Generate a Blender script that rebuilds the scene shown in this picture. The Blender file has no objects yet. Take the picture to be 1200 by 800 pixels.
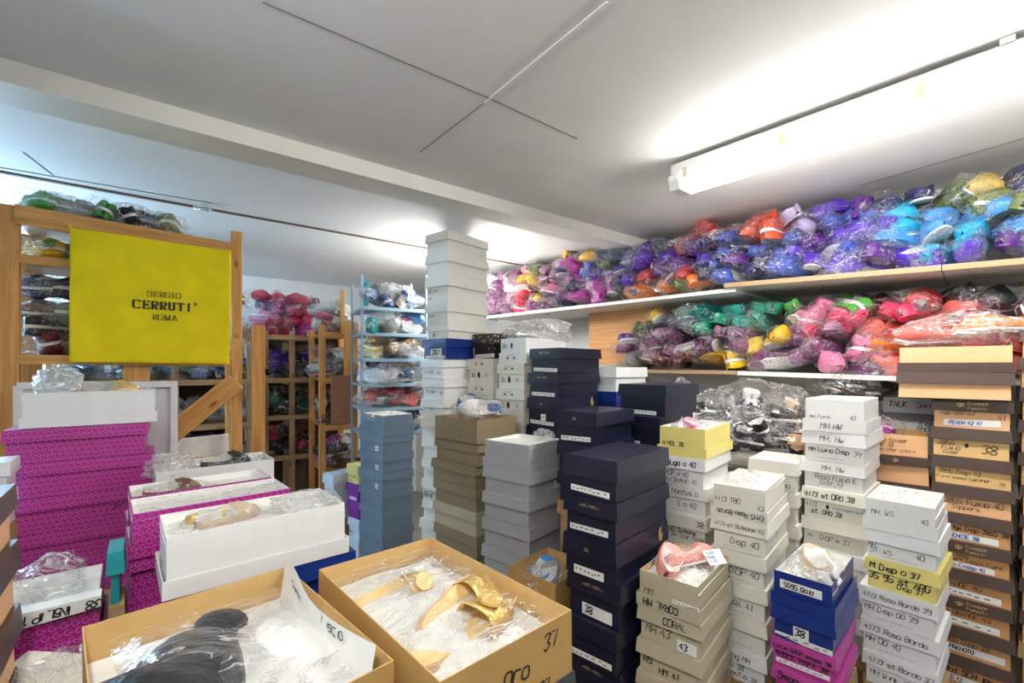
import bpy, math, random
from mathutils import Vector, Matrix, noise as mnoise

# ------------------------------------------------------------------ camera / light / exposure
SC = bpy.context.scene
COL = SC.collection
F, HY, CZ = 533.0, 430.0, 1.5            # focal length in px (1200 wide), horizon row, eye height
cam_d = bpy.data.cameras.new('camera'); cam = bpy.data.objects.new('camera', cam_d); COL.objects.link(cam)
cam.location = (0, 0, CZ); cam.rotation_euler = (math.pi/2, 0, 0)
cam_d.sensor_width = 36; cam_d.lens = 36*F/1200; cam_d.shift_y = (HY-400)/1200; cam_d.clip_start = .02
SC.camera = cam
SC.view_settings.view_transform = 'Standard'; SC.view_settings.look = 'None'
SC.view_settings.gamma = 1; SC.view_settings.use_curve_mapping = False
SC.view_settings.exposure = 1.62
SC.cycles.use_denoising = True
SC.cycles.transparent_max_bounces = 24
SC.cycles.max_bounces = 10
SC.cycles.diffuse_bounces = 5
SC.cycles.sample_clamp_indirect = 6
w = bpy.data.worlds.new('world'); SC.world = w; w.use_nodes = True
w.node_tree.nodes['Background'].inputs[0].default_value = (.85, .9, 1, 1)
w.node_tree.nodes['Background'].inputs[1].default_value = .6
LAMP = 15.0          # emission of the fluorescent diffusers
CEIL = CZ + .85

random.seed(7)
R = math.radians
# ------------------------------------------------------------------ helpers
def P(px, py, Y):
    return Vector(((px-600)/F*Y, Y, CZ+(HY-py)/F*Y))
def on_plane(px, py, pt, n):
    d = Vector(((px-600)/F, 1, (HY-py)/F)); n = Vector(n)
    t = (Vector(pt)-Vector((0, 0, CZ))).dot(n)/d.dot(n)
    return Vector((0, 0, CZ))+d*t
def pix(v):
    return 600+F*v.x/v.y, HY-F*(v.z-CZ)/v.y
class NT:
    def __init__(s, name):
        s.m = bpy.data.materials.new(name); s.m.use_nodes = True; s.t = s.m.node_tree
        s.t.nodes.clear(); s.out = s.n('ShaderNodeOutputMaterial')
    def n(s, typ, **kw):
        nd = s.t.nodes.new(typ)
        for k, v in kw.items():
            if k in nd.inputs: nd.inputs[k].default_value = v
            else: setattr(nd, k, v)
        return nd
    def l(s, a, b): s.t.links.new(a, b)
MATS = {}
def mat(key, col=None, rough=.55, var=.06, scale=30, bump=0, spec=.35, metal=0, stretch=None, sheen=0):
    if key in MATS: return MATS[key]
    g = NT(key); b = g.n('ShaderNodeBsdfPrincipled'); g.l(b.outputs[0], g.out.inputs[0])
    b.inputs['Roughness'].default_value = rough; b.inputs['Metallic'].default_value = metal
    b.inputs['Specular IOR Level'].default_value = spec
    tc = g.n('ShaderNodeTexCoord'); mp = g.n('ShaderNodeMapping')
    if stretch: mp.inputs['Scale'].default_value = stretch
    g.l(tc.outputs['Object'], mp.inputs[0])
    nz = g.n('ShaderNodeTexNoise'); nz.inputs['Scale'].default_value = scale; nz.inputs['Detail'].default_value = 5
    g.l(mp.outputs[0], nz.inputs['Vector'])
    mx = g.n('ShaderNodeMix', data_type='RGBA')
    c = Vector(col[:3])
    mx.inputs[6].default_value = (*(c*(1-var*2)), 1); mx.inputs[7].default_value = (*[min(1, q) for q in c*(1+var*2)], 1)
    g.l(nz.outputs[0], mx.inputs[0]); g.l(mx.outputs[2], b.inputs['Base Color'])
    if bump:
        bp = g.n('ShaderNodeBump'); bp.inputs['Strength'].default_value = bump; bp.inputs['Distance'].default_value = .01
        g.l(nz.outputs[0], bp.inputs['Height']); g.l(bp.outputs[0], b.inputs['Normal'])
    MATS[key] = g.m
    return g.m
def film_mat(key, haze=.07, lo=.07, hi=.75, tint=(1, 1, 1), bscale=38, bstr=1.0, ro=.1, cscale=22, cw=.035, glint=.75):
    g = NT(key)
    tr = g.n('ShaderNodeBsdfTransparent'); tr.inputs[0].default_value = (*tint, 1)
    gl = g.n('ShaderNodeBsdfGlossy'); gl.inputs['Roughness'].default_value = ro; gl.inputs[0].default_value = (1, 1, 1, 1)
    df = g.n('ShaderNodeBsdfTranslucent'); df.inputs[0].default_value = (.95, .95, .95, 1)
    df2 = g.n('ShaderNodeBsdfDiffuse'); df2.inputs[0].default_value = (.95, .95, .95, 1)
    tc = g.n('ShaderNodeTexCoord'); mp = g.n('ShaderNodeMapping'); mp.inputs['Scale'].default_value = (.45, 1.3, 1)
    g.l(tc.outputs['Object'], mp.inputs[0])
    nz = g.n('ShaderNodeTexNoise'); nz.inputs['Scale'].default_value = bscale; nz.inputs['Detail'].default_value = 3
    nz.inputs['Distortion'].default_value = 1.2
    g.l(mp.outputs[0], nz.inputs['Vector'])
    bp = g.n('ShaderNodeBump'); bp.inputs['Strength'].default_value = bstr; bp.inputs['Distance'].default_value = .02
    g.l(nz.outputs[0], bp.inputs['Height']); g.l(bp.outputs[0], gl.inputs['Normal'])
    lw = g.n('ShaderNodeLayerWeight'); lw.inputs[0].default_value = .35; g.l(bp.outputs[0], lw.inputs['Normal'])
    mr = g.n('ShaderNodeMapRange'); mr.inputs[3].default_value = lo; mr.inputs[4].default_value = hi
    g.l(lw.outputs['Facing'], mr.inputs[0])
    add = g.n('ShaderNodeMixShader'); add.inputs[0].default_value = .5
    g.l(df.outputs[0], add.inputs[1]); g.l(df2.outputs[0], add.inputs[2])
    m1 = g.n('ShaderNodeMixShader'); m1.inputs[0].default_value = haze
    g.l(tr.outputs[0], m1.inputs[1]); g.l(add.outputs[0], m1.inputs[2])
    m2 = g.n('ShaderNodeMixShader'); g.l(mr.outputs[0], m2.inputs[0])
    g.l(m1.outputs[0], m2.inputs[1]); g.l(gl.outputs[0], m2.inputs[2])
    # white highlight streaks painted into the film along noise ridges
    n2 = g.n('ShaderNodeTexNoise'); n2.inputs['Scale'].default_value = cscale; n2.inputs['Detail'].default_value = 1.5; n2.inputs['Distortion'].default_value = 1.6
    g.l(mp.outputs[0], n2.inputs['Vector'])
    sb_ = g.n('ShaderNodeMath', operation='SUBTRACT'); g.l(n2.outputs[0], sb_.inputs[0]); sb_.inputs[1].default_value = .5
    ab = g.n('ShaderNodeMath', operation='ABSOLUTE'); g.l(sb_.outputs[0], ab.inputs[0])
    m3 = g.n('ShaderNodeMapRange'); m3.inputs[1].default_value = 0; m3.inputs[2].default_value = cw; m3.inputs[3].default_value = glint; m3.inputs[4].default_value = 0; g.l(ab.outputs[0], m3.inputs[0])
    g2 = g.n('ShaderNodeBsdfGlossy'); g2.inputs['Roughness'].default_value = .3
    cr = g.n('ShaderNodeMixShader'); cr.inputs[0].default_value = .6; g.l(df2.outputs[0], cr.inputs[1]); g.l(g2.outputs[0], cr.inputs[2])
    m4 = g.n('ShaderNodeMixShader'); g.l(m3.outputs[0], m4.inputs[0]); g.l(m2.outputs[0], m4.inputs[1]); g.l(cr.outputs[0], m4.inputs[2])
    g.l(m4.outputs[0], g.out.inputs[0])
    MATS[key] = g.m
    return g.m
def emit_mat(key, col, s):
    g = NT(key); e = g.n('ShaderNodeEmission'); e.inputs[0].default_value = (*col, 1); e.inputs[1].default_value = s
    g.l(e.outputs[0], g.out.inputs[0]); MATS[key] = g.m
    return g.m
def wood_mat(key, c1, c2, rough=.5):
    g = NT(key); b = g.n('ShaderNodeBsdfPrincipled'); g.l(b.outputs[0], g.out.inputs[0]); b.inputs['Roughness'].default_value = rough
    b.inputs['Specular IOR Level'].default_value = .3
    tc = g.n('ShaderNodeTexCoord'); mp = g.n('ShaderNodeMapping'); mp.inputs['Scale'].default_value = (1.2, 22, 22)
    oi = g.n('ShaderNodeObjectInfo'); ad = g.n('ShaderNodeVectorMath', operation='ADD'); g.l(tc.outputs['Object'], ad.inputs[0]); g.l(oi.outputs['Random'], ad.inputs[1])
    g.l(ad.outputs[0], mp.inputs[0])
    nz = g.n('ShaderNodeTexNoise'); nz.inputs['Scale'].default_value = 2.5; nz.inputs['Detail'].default_value = 6; nz.inputs['Distortion'].default_value = .8
    g.l(mp.outputs[0], nz.inputs['Vector'])
    rp = g.n('ShaderNodeValToRGB'); rp.color_ramp.elements[0].position = .32; rp.color_ramp.elements[1].position = .68
    rp.color_ramp.elements[0].color = (*c1, 1); rp.color_ramp.elements[1].color = (*c2, 1)
    g.l(nz.outputs[0], rp.inputs[0])
    # knots
    mp2 = g.n('ShaderNodeMapping'); mp2.inputs['Scale'].default_value = (3, 9, 9); g.l(ad.outputs[0], mp2.inputs[0])
    vo = g.n('ShaderNodeTexVoronoi'); vo.inputs['Scale'].default_value = 1.3; g.l(mp2.outputs[0], vo.inputs['Vector'])
    kr = g.n('ShaderNodeValToRGB'); kr.color_ramp.elements[0].position = .05; kr.color_ramp.elements[1].position = .12
    kr.color_ramp.elements[0].color = (.25, .1, .03, 1); kr.color_ramp.elements[1].color = (1, 1, 1, 1); g.l(vo.outputs['Distance'], kr.inputs[0])
    mx = g.n('ShaderNodeMix', data_type='RGBA', blend_type='MULTIPLY'); mx.inputs[0].default_value = .8
    g.l(rp.outputs[0], mx.inputs[6]); g.l(kr.outputs[0], mx.inputs[7]); g.l(mx.outputs[2], b.inputs['Base Color'])
    MATS[key] = g.m
    return g.m
def swirl_mat(key, c1, c2, rough=.32):
    # small hook motif printed in rows on glossy card
    g = NT(key); b = g.n('ShaderNodeBsdfPrincipled'); g.l(b.outputs[0], g.out.inputs[0]); b.inputs['Roughness'].default_value = rough
    tc = g.n('ShaderNodeTexCoord'); sp = g.n('ShaderNodeSeparateXYZ'); g.l(tc.outputs['Object'], sp.inputs[0])
    def M(op, a, bb=None):
        nd = g.n('ShaderNodeMath', operation=op)
        for i, q in enumerate((a, bb)):
            if q is None: continue
            if isinstance(q, (int, float)): nd.inputs[i].default_value = q
            else: g.l(q, nd.inputs[i])
        return nd.outputs[0]
    u = M('MULTIPLY', M('ADD', sp.outputs[0], sp.outputs[1]), 64.0); v = M('MULTIPLY', sp.outputs[2], 64.0)
    row = M('FLOOR', v)
    u = M('ADD', u, M('MULTIPLY', row, .37))
    fu = M('SUBTRACT', M('FRACT', u), .5); fv = M('SUBTRACT', M('FRACT', v), .5)
    rad = M('SQRT', M('ADD', M('MULTIPLY', fu, fu), M('MULTIPLY', fv, fv)))
    ring = M('LESS_THAN', M('ABSOLUTE', M('SUBTRACT', rad, .34)), .06)
    cut = M('MAXIMUM', M('LESS_THAN', fu, .12), M('LESS_THAN', fv, -.05))
    bar = M('MULTIPLY', M('LESS_THAN', M('ABSOLUTE', fv), .05), M('GREATER_THAN', fu, .02))
    pat = M('MINIMUM', M('MAXIMUM', M('MULTIPLY', ring, cut), bar), 1.0)
    mx = g.n('ShaderNodeMix', data_type='RGBA'); mx.inputs[6].default_value = (*c1, 1); mx.inputs[7].default_value = (*c2, 1)
    g.l(pat, mx.inputs[0]); g.l(mx.outputs[2], b.inputs['Base Color'])
    MATS[key] = g.m
    return g.m

def mesh(name, verts, faces, mats, mi=None, smooth=False):
    me = bpy.data.meshes.new(name); me.from_pydata([tuple(v) for v in verts], [], faces)
    for m in (mats if isinstance(mats, (list, tuple)) else [mats]): me.materials.append(m)
    if mi: me.polygons.foreach_set('material_index', mi)
    if smooth: me.polygons.foreach_set('use_smooth', [True]*len(faces))
    me.update()
    return me
def link(name, data, parent=None, loc=(0, 0, 0), rot=(0, 0, 0)):
    o = bpy.data.objects.new(name, data); COL.objects.link(o); o.location = loc; o.rotation_euler = rot
    if parent: o.parent = parent
    return o
LABELS = {}
def tag(o, label, cat, group=None, kind=None):
    o['label'] = label; o['category'] = cat
    if group: o['group'] = group
    if kind: o['kind'] = kind
    LABELS.setdefault(label, []).append(o)
    return o
def struct(o, label, cat='structure'):
    o['kind'] = 'structure'; o['label'] = label; o['category'] = cat
    return o
def boxv(x0, x1, y0, y1, z0, z1):
    return [(x0, y0, z0), (x1, y0, z0), (x1, y1, z0), (x0, y1, z0), (x0, y0, z1), (x1, y0, z1), (x1, y1, z1), (x0, y1, z1)]
BF = [(0, 3, 2, 1), (4, 5, 6, 7), (0, 1, 5, 4), (1, 2, 6, 5), (2, 3, 7, 6), (3, 0, 4, 7)]
def bmesh_box(name, x0, x1, y0, y1, z0, z1, m):
    return mesh(name, boxv(x0, x1, y0, y1, z0, z1), BF, m)
def chamfer_box(lx, ly, lz, c):
    """box centred at origin with chamfered long edges (profile octagon extruded along x)"""
    a, b = ly/2, lz/2
    pr = [(-a+c, -b), (a-c, -b), (a, -b+c), (a, b-c), (a-c, b), (-a+c, b), (-a, b-c), (-a, -b+c)]
    v = [(-lx/2, p[0], p[1]) for p in pr]+[(lx/2, p[0], p[1]) for p in pr]
    f = [tuple(range(7, -1, -1)), tuple(range(8, 16))]+[(i, (i+1) % 8, 8+(i+1) % 8, 8+i) for i in range(8)]
    return v, f
def plank(name, p0, p1, w, t, m, parent=None, up=(0, 0, 1)):
    """timber from p0 to p1; local x along its length; w measured along `up`-ish, t across"""
    p0, p1 = Vector(p0), Vector(p1); d = p1-p0; L = d.length; x = d.normalized()
    u = Vector(up); y = u.cross(x)
    if y.length < 1e-4: y = Vector((1, 0, 0)).cross(x)
    y.normalize(); z = x.cross(y)
    v, f = chamfer_box(L, t, w, min(w, t)*.08)
    o = link(name, mesh(name, v, f, m), parent)
    M = Matrix((x, y, z)).transposed().to_4x4(); M.translation = (p0+p1)/2
    if parent: M = parent.matrix_world.inverted() @ M
    o.matrix_local = M
    return o

# ------------------------------------------------------------------ stroke lettering
G = {'A': '022842 1535', 'B': '020838474605 0545433202', 'C': '4738180703123243', 'D': '02082846432202', 'E': '48080242 0535',
 'F': '480802 0535', 'G': '473818070312324525', 'H': '0208 4248 0545', 'I': '2228', 'J': '4843321203', 'K': '0208 480542', 'L': '080242',
 'M': '0208254842', 'N': '02084248', 'O': '180703123243473818', 'P': '02083847463505', 'Q': '180703123243473818 3140', 'R': '02083847463505 2542',
 'S': '47381807164543321203', 'T': '0848 2822', 'U': '080312324348', 'V': '082248', 'W': '0812253248', 'X': '0842 4802', 'Y': '0825 482522', 'Z': '08480242',
 '0': '180703123243473818', '1': '172822', '2': '07183847450242', '3': '0718384736254433221203', '4': '380444 3632', '5': '480805354443321203',
 '6': '3817040312324345351504', '7': '084822', '8': '251607183847462514031232434425', '9': '4536150607183847433212',
 'a': '3616050312224 3'.replace(' ', '')+' 4642', 'b': '0802 05163645433202', 'c': '461605031242', 'd': '4842 461605031232', 'e': '04444636160503123243',
 'f': '47382822 0636', 'g': '46160503123243 46413010', 'h': '0802 0516364542', 'i': '2622', 'j': '36311000', 'k': '0802 360442', 'l': '2822',
 'm': '0602 05162522 25364542', 'n': '0602 0516364542', 'o': '160503123243453616', 'p': '0600 05163645433202', 'q': '4640 461605031232',
 'r': '0602 05163646', 's': '4616051444433202', 't': '28233242 0646', 'u': '0603123243 4642', 'v': '062246', 'w': '0612253246', 'x': '0642 4602',
 'y': '0622 4610', 'z': '06460242', '.': '2223', '-': '1535', '/': '0248', '#': '0646430306'}
def smooth_pts(pts, k=3):
    if len(pts) < 3: return pts
    q = [pts[0]]+pts+[pts[-1]]; out = []
    for i in range(1, len(q)-2):
        a, b, c, d = q[i-1:i+3]
        for j in range(k):
            t = j/k
            out.append(tuple(.5*(2*b[n]+(c[n]-a[n])*t+(2*a[n]-5*b[n]+4*c[n]-d[n])*t*t+(3*b[n]-a[n]-3*c[n]+d[n])*t**3) for n in (0, 1)))
    return out+[pts[-1]]
def ribbons(strokes, width, V, Fc, mp, contrast=None):
    for pts in strokes:
        n0 = len(V)
        for i, p in enumerate(pts):
            a = pts[max(0, i-1)]; b = pts[min(len(pts)-1, i+1)]
            dx, dy = b[0]-a[0], b[1]-a[1]; L = math.hypot(dx, dy) or 1e-6
            hw = width/2
            if contrast: hw = (contrast+(1-contrast)*abs(dy)/L)*width/2
            V.append(mp(p[0]-dy/L*hw, p[1]+dx/L*hw)); V.append(mp(p[0]+dy/L*hw, p[1]-dx/L*hw))
        for i in range(len(pts)-1):
            k = n0+2*i; Fc.append((k+1, k+3, k+2, k))
def hand_strokes(s, size, rnd, slant=.12, sp=1.35):
    u = size/6; x = 0; out = []
    for ch in s:
        if ch == ' ': x += 3.2*u; continue
        g = G.get(ch) or G.get(ch.upper())
        if not g: x += 3*u; continue
        wd = {'I': 2.4, 'i': 2, 'l': 2, '1': 3, '.': 2, 'm': 4.6, 'M': 4.6, 'W': 4.8}.get(ch, 4)
        jy = rnd.uniform(-.25, .25)*u; js = rnd.uniform(.9, 1.08)
        for st in g.split():
            pts = [(int(st[i]), int(st[i+1])-2) for i in range(0, len(st), 2)]
            pts = [(x+(px_+rnd.uniform(-.18, .18))*u*.82*js+slant*py_*u, jy+(py_+rnd.uniform(-.15, .15))*u*js) for px_, py_ in pts]
            if len(pts) == 2 and pts[0] == pts[1]: pts[1] = (pts[1][0]+u*.3, pts[1][1])
            out.append(smooth_pts(pts, 2) if len(pts) > 3 else pts)
        x += (wd*.82*js+.75)*u*sp/1.35
    return out, x
def lettering(parent, s, size, origin, ud, vd, m, name='lettering', thick=.13, flip=False, sub=0):
    """hand-written line of text on a face: origin lower-left, ud right, vd up"""
    rnd = random.Random(hash_str(s)+sub); st, wid = hand_strokes(s, size, rnd)
    if flip: st = [[(wid-p[0], size-p[1]) for p in q] for q in st]
    ud, vd = Vector(ud), Vector(vd); nn = ud.cross(vd)*.0007; o0 = Vector(origin)+nn
    V, Fc = [], []
    ribbons(st, size*thick, V, Fc, lambda a, b: o0+ud*a+vd*b)
    return link(name, mesh(name, V, Fc, m), parent)
def hash_str(s):
    h = 17
    for c in s: h = (h*31+ord(c)) % 100003
    return h

# ------------------------------------------------------------------ materials
wood = wood_mat('pine_wood', (.48, .21, .05), (.70, .36, .11))
wood2 = wood_mat('old_pine_wood', (.36, .21, .10), (.56, .36, .2))
ply = wood_mat('plywood', (.55, .24, .07), (.72, .38, .14))
ceil_m = mat('ceiling_paint', (.78, .77, .745), .7, .04, 3.5, .12)
beam_m = mat('beam_paint', (.80, .78, .71), .6, .04, 9, .1)
wall_m = mat('wall_paint', (.66, .66, .63), .75, .05, 5, .1)
floor_m = mat('floor_concrete', (.28, .27, .25), .8, .1, 6, .1)
seam_m = mat('filler', (.82, .82, .8), .7, .05)
crack_m = mat('old_joint_filler', (.20, .195, .18), .9, .05)
ink = mat('black_marker', (.012, .012, .014), .5, 0)
inkb = mat('blue_marker', (.03, .09, .4), .5, 0)
gold_p = mat('gold_print', (.72, .52, .2), .35, .05, metal=.3)
red_p = mat('red_print', (.55, .12, .08), .5)
green_p = mat('green_print', (.05, .3, .14), .5)
paper = mat('paper_label', (.80, .80, .77), .6, .03)
print_m = mat('grey_print', (.18, .18, .19), .6)
tissue = mat('tissue_paper', (.72, .71, .67), .75, .04, 24, .25)
film = film_mat('clear_film', .01, .015, .36, cw=.03, glint=.6)
film2 = film_mat('milky_film', .1, .04, .55)
film5 = film_mat('shaded_film', .02, .02, .35, glint=.4)  # clear film with weaker painted highlights, for the shade under the lower shelf
film4 = film_mat('thin_film_sheet', .015, .03, .45, bscale=16, bstr=.7, ro=.08, cscale=13, cw=.022, glint=.65)
film3 = film_mat('grey_film', .3, .08, .6, (.8, .8, .78))
inner_w = mat('white_card_inside', (.82, .81, .78), .7, .03)
inner_k = mat('kraft_card_inside', (.57, .37, .15), .7, .05)
teal_m = mat('teal_card', (.02, .30, .33), .4)
CARD = {
 'white': mat('white_card', (.80, .80, .79), .45, .025), 'cream': mat('cream_card', (.76, .745, .67), .45, .03),
 'ivory': mat('ivory_card', (.77, .75, .66), .5, .03),
 'bluewhite': mat('pale_blue_card', (.62, .70, .78), .45, .03),
 'navy': mat('navy_card', (.007, .010, .028), .33, .15, 40, 0, .5), 'blue': mat('royal_blue_card', (.008, .028, .19), .3, .08),
 'olive': mat('olive_kraft_card', (.26, .20, .115), .55, .06), 'beige': mat('beige_card', (.46, .40, .28), .5, .04),
 'silver': mat('silver_card', (.36, .375, .395), .32, .05, spec=.6), 'steel': mat('blue_grey_card', (.19, .27, .35), .42, .05),
 'tan': mat('peach_tan_card', (.74, .42, .215), .55, .04), 'tan2': mat('yellow_tan_card', (.66, .42, .175), .55, .05), 'tan3': mat('orange_tan_card', (.60, .31, .125), .55, .05),
 'brownlid': mat('dark_brown_card', (.085, .055, .045), .42, .08), 'yellow': mat('yellow_card', (.80, .68, .22), .45, .04),
 'pink': mat('pink_card', (.42, .05, .27), .35, .05), 'purple': mat('purple_card', (.22, .03, .30), .35, .06),
 'magenta': swirl_mat('magenta_swirl_card', (.42, .006, .22), (.44, .17, .41)),
 'kraft': mat('kraft_card', (.49, .295, .095), .6, .06, 25), 'carton': mat('carton_card', (.40, .26, .13), .7, .06),
 'black': mat('black_card', (.03, .024, .02), .4, .1), 'greycard': mat('grey_card', (.50, .54, .57), .45, .04), 'darkgrey': mat('dark_grey_card', (.06, .06, .07), .4, .05),
}
INNER = {'kraft': inner_k, 'olive': inner_k, 'beige': inner_k, 'tan': inner_k, 'carton': inner_k}

# ------------------------------------------------------------------ cardboard boxes
def tray(wx, wy, z0, z1, t, mo, mi, name, jit=.0008, flare=0.0, down=False):
    """open tray centred in x,y. closed end at the bottom (or at the top when down)"""
    a, b = wx/2, wy/2; j = lambda: random.uniform(-jit, jit)
    ze, zo = (z1, z0) if down else (z0, z1)        # closed end, open end
    e = -t if down else t
    V = []
    for z in (ze, zo):
        fl_ = flare if z == zo else 0
        for sx, sy in ((-1, -1), (1, -1), (1, 1), (-1, 1)): V.append((sx*(a+fl_)+j(), sy*(b+fl_)+j(), z))
    for z in (zo, ze+e):
        for i, (sx, sy) in enumerate(((-1, -1), (1, -1), (1, 1), (-1, 1))):
            q = V[(4 if z == zo else 0)+i]; V.append((q[0]-sx*t, q[1]-sy*t, z))
    Fc = [(0, 3, 2, 1)]; mi_ = [0]
    for i in range(4):
        k = (i+1) % 4
        Fc.append((i, k, 4+k, 4+i)); mi_.append(0)
        Fc.append((4+i, 4+k, 8+k, 8+i)); mi_.append(0)
        Fc.append((8+i, 8+k, 12+k, 12+i)); mi_.append(1)
    Fc.append((12, 13, 14, 15)); mi_.append(1)
    if down: Fc = [tuple(reversed(f)) for f in Fc]
    return mesh(name, V, Fc, [mo, mi], mi_)
ORD = ['topmost', 'second', 'third', 'fourth', 'fifth', 'sixth', 'seventh', 'eighth', 'ninth', 'tenth', 'eleventh', 'twelfth', 'thirteenth', 'fourteenth', 'fifteenth']
def shoebox(corner, L, wL, wR, h, color, mode='c', lid=None, lh=None, texts=(), label='', name='shoebox', group=None, cat='box', inner=None):
    """corner: near bottom corner (world). Faces left (x-) of length wL and right (y-) of length wR meet there."""
    dL = Vector((math.sin(R(L)), math.cos(R(L)), 0)); dR = Vector((math.cos(R(L)), -math.sin(R(L)), 0))
    c = Vector(corner)+dL*wL/2+dR*wR/2
    root = link(name, None, loc=c, rot=(0, 0, -R(L))); root.empty_display_size = .05
    tag(root, label, cat, group)
    mo = CARD[color]; ml = CARD[lid or color]; inn = inner or INNER.get(color, inner_w)
    lh = lh or h*.42; t = .002; g = .007
    if mode == 'c':
        body = link('body', tray(wR-2*g, wL-2*g, 0, h-.004, t, mo, inn, 'body', flare=-.001), root)
        ld = link('lid', tray(wR-.002, wL-.002, h-lh, h, t*.8, ml, inn, 'lid', flare=.003, down=True), root)
        bb = (.002, h-lh); lb = (h-lh, h)
        ld.rotation_euler = (random.uniform(-.006, .006), random.uniform(-.008, .008), random.uniform(-.01, .01))
    elif mode == 'u':
        ld = link('lid', tray(wR, wL, 0, lh, t*.8, ml, inn, 'lid'), root)
        body = link('body', tray(wR-2*g, wL-2*g, .002, h, t, mo, inn, 'body'), root)
        bb = (lh, h); lb = (0, lh)
    else:
        body = link('body', tray(wR, wL, 0, h, t, mo, inn, 'body'), root); bb = (0, h); lb = None; ld = None
    for T in texts:
        kind, face, part, u, v, size = T[:6]
        band = lb if part == 'l' else bb; tgt = ld if part == 'l' else body
        z = band[0]+(band[1]-band[0])*v
        off = 0 if part == 'l' else g
        if mode == 'o': off = 0
        if face == 'L': o = Vector((-wR/2+off, wL/2-u*wL, z)); ud = Vector((0, -1, 0))
        else: o = Vector((-wR/2+u*wR, -wL/2+off, z)); ud = Vector((1, 0, 0))
        vd = Vector((0, 0, 1)); nn = ud.cross(vd)
        if part == 'l': o += nn*.003
        if kind in 'tTf':      # handwriting, bold handwriting, flipped handwriting
            s = T[6]; m = T[7] if len(T) > 7 else ink; size *= .8
            size = min(size, .94*(1-u)*(wL if face == 'L' else wR)/max(1e-6, hand_strokes(s, 1.0, random.Random(1))[1]))
            lettering(tgt, s, size, o-vd*size/2, ud, vd, m, thick={'t': .11, 'T': .17, 'f': .15}[kind], flip=kind == 'f', name='handwriting')
        elif kind == 's':   # sticker of width size x height T[6], with printed lines
            hh = T[6]; m = T[7] if len(T) > 7 else paper; tilt = random.uniform(-.04, .04)
            ud2 = ud+vd*tilt; v0 = o+nn*.0006-vd*hh/2
            st = link('sticker', mesh('sticker', [v0, v0+ud2*size, v0+ud2*size+vd*hh, v0+vd*hh], [(0, 1, 2, 3)], m), tgt)
            if len(T) > 8 and T[8]:
                lettering(st, T[8], hh*.55, v0+nn*.0004+ud2*size*.1+vd*hh*.22, ud2, vd, T[9] if len(T) > 9 else ink, name='handwriting', thick=.2)
            elif m is paper:
                V, Fc = [], []; x = size*.05
                while x < size*.9:
                    lw_ = random.uniform(.05, .1)*size; q = v0+nn*.0004+ud2*x+vd*hh*random.choice((.3, .4, .5))
                    n0 = len(V); V += [q, q+ud2*lw_, q+ud2*lw_+vd*hh*.22, q+vd*hh*.22]; Fc.append((n0, n0+1, n0+2, n0+3)); x += lw_*random.uniform(1.4, 2.2)
                link('printed_line', mesh('printed_line', V, Fc, print_m), st)
        elif kind == 'p':   # small printed line (tiny print)
            lettering(tgt, T[6], size, o-vd*size/2, ud, vd, T[7] if len(T) > 7 else print_m, name='printed_line', thick=.1)
        elif kind == 'd':   # small disc or flag patch: size, T[6]=material
            V = [o+nn*.0007+ud*math.cos(a*math.pi/6)*size*.6+vd*math.sin(a*math.pi/6)*size for a in range(12)]
            link('printed_mark', mesh('printed_mark', V, [tuple(range(12))], T[6]), tgt)
        elif kind == 'r':
            V = [o+nn*.0007+ud*a*size+vd*b*size*.55 for a, b in ((0, 0), (1, 0), (1, 1), (0, 1))]
            link('printed_mark', mesh('printed_mark', V, [(0, 1, 2, 3)], T[6]), tgt)
        elif kind == 'e':   # gold ring emblem: an open crescent ring with inner drop
            V, Fc = [], []
            pts = [(math.cos(a)*size*.55, math.sin(a)*size) for a in [R(60+q*20) for q in range(0, 16)]]
            st = [[(x, y) for x, y in pts], [(size*.1, size*.55), (-size*.1, -.1*size), (size*.05, -.45*size)]]
            ribbons(st, size*.34, V, Fc, lambda a, b: o+nn*.0008+ud*a+vd*b)
            link('emblem', mesh('emblem', V, Fc, gold_p), tgt)
        elif kind == 'g':   # looped gold logo
            V, Fc = [], []
            st = [[(math.cos(R(a))*size*.5, math.sin(R(a))*size*.5) for a in range(60, 340, 20)], [(0, 0), (size*.5, 0), (size*.5, -size*.5)],
                  [(size*.55+math.cos(R(a))*size*.42, size*.1+math.sin(R(a))*size*.42) for a in range(-90, 200, 24)], [(size*.15, -size*.7), (size*.15, 0)]]
            ribbons(st, size*.2, V, Fc, lambda a, b: o+nn*.0008+ud*a+vd*b)
            link('emblem', mesh('emblem', V, Fc, gold_p), tgt)
        elif kind == 'c':   # tiny crown emblem
            V, Fc = [], []
            st = [[(-size, -size*.4), (size, -size*.4)], [(-size*.5, 0), (-size*.3, size*.5), (0, size*.1), (0, size*.7), (0, size*.1), (size*.3, size*.5), (size*.5, 0)]]
            ribbons(st, size*.25, V, Fc, lambda a, b: o+nn*.0008+ud*a+vd*b)
            link('emblem', mesh('emblem', V, Fc, T[6] if len(T) > 6 else gold_p), tgt)
    return root
CNAME = {'white': 'white', 'cream': 'cream-white', 'ivory': 'ivory', 'bluewhite': 'pale blue-white', 'navy': 'navy blue', 'blue': 'royal blue', 'olive': 'olive-brown kraft', 'beige': 'beige', 'silver': 'silver-grey',
 'steel': 'blue-grey', 'tan': 'peach tan', 'tan2': 'yellowish tan', 'tan3': 'orange tan', 'yellow': 'yellow', 'pink': 'pink', 'purple': 'purple', 'magenta': 'patterned magenta', 'kraft': 'kraft brown', 'black': 'black polka-dot', 'greycard': 'pale grey', 'darkgrey': 'dark grey'}
TOPS = {}
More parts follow.
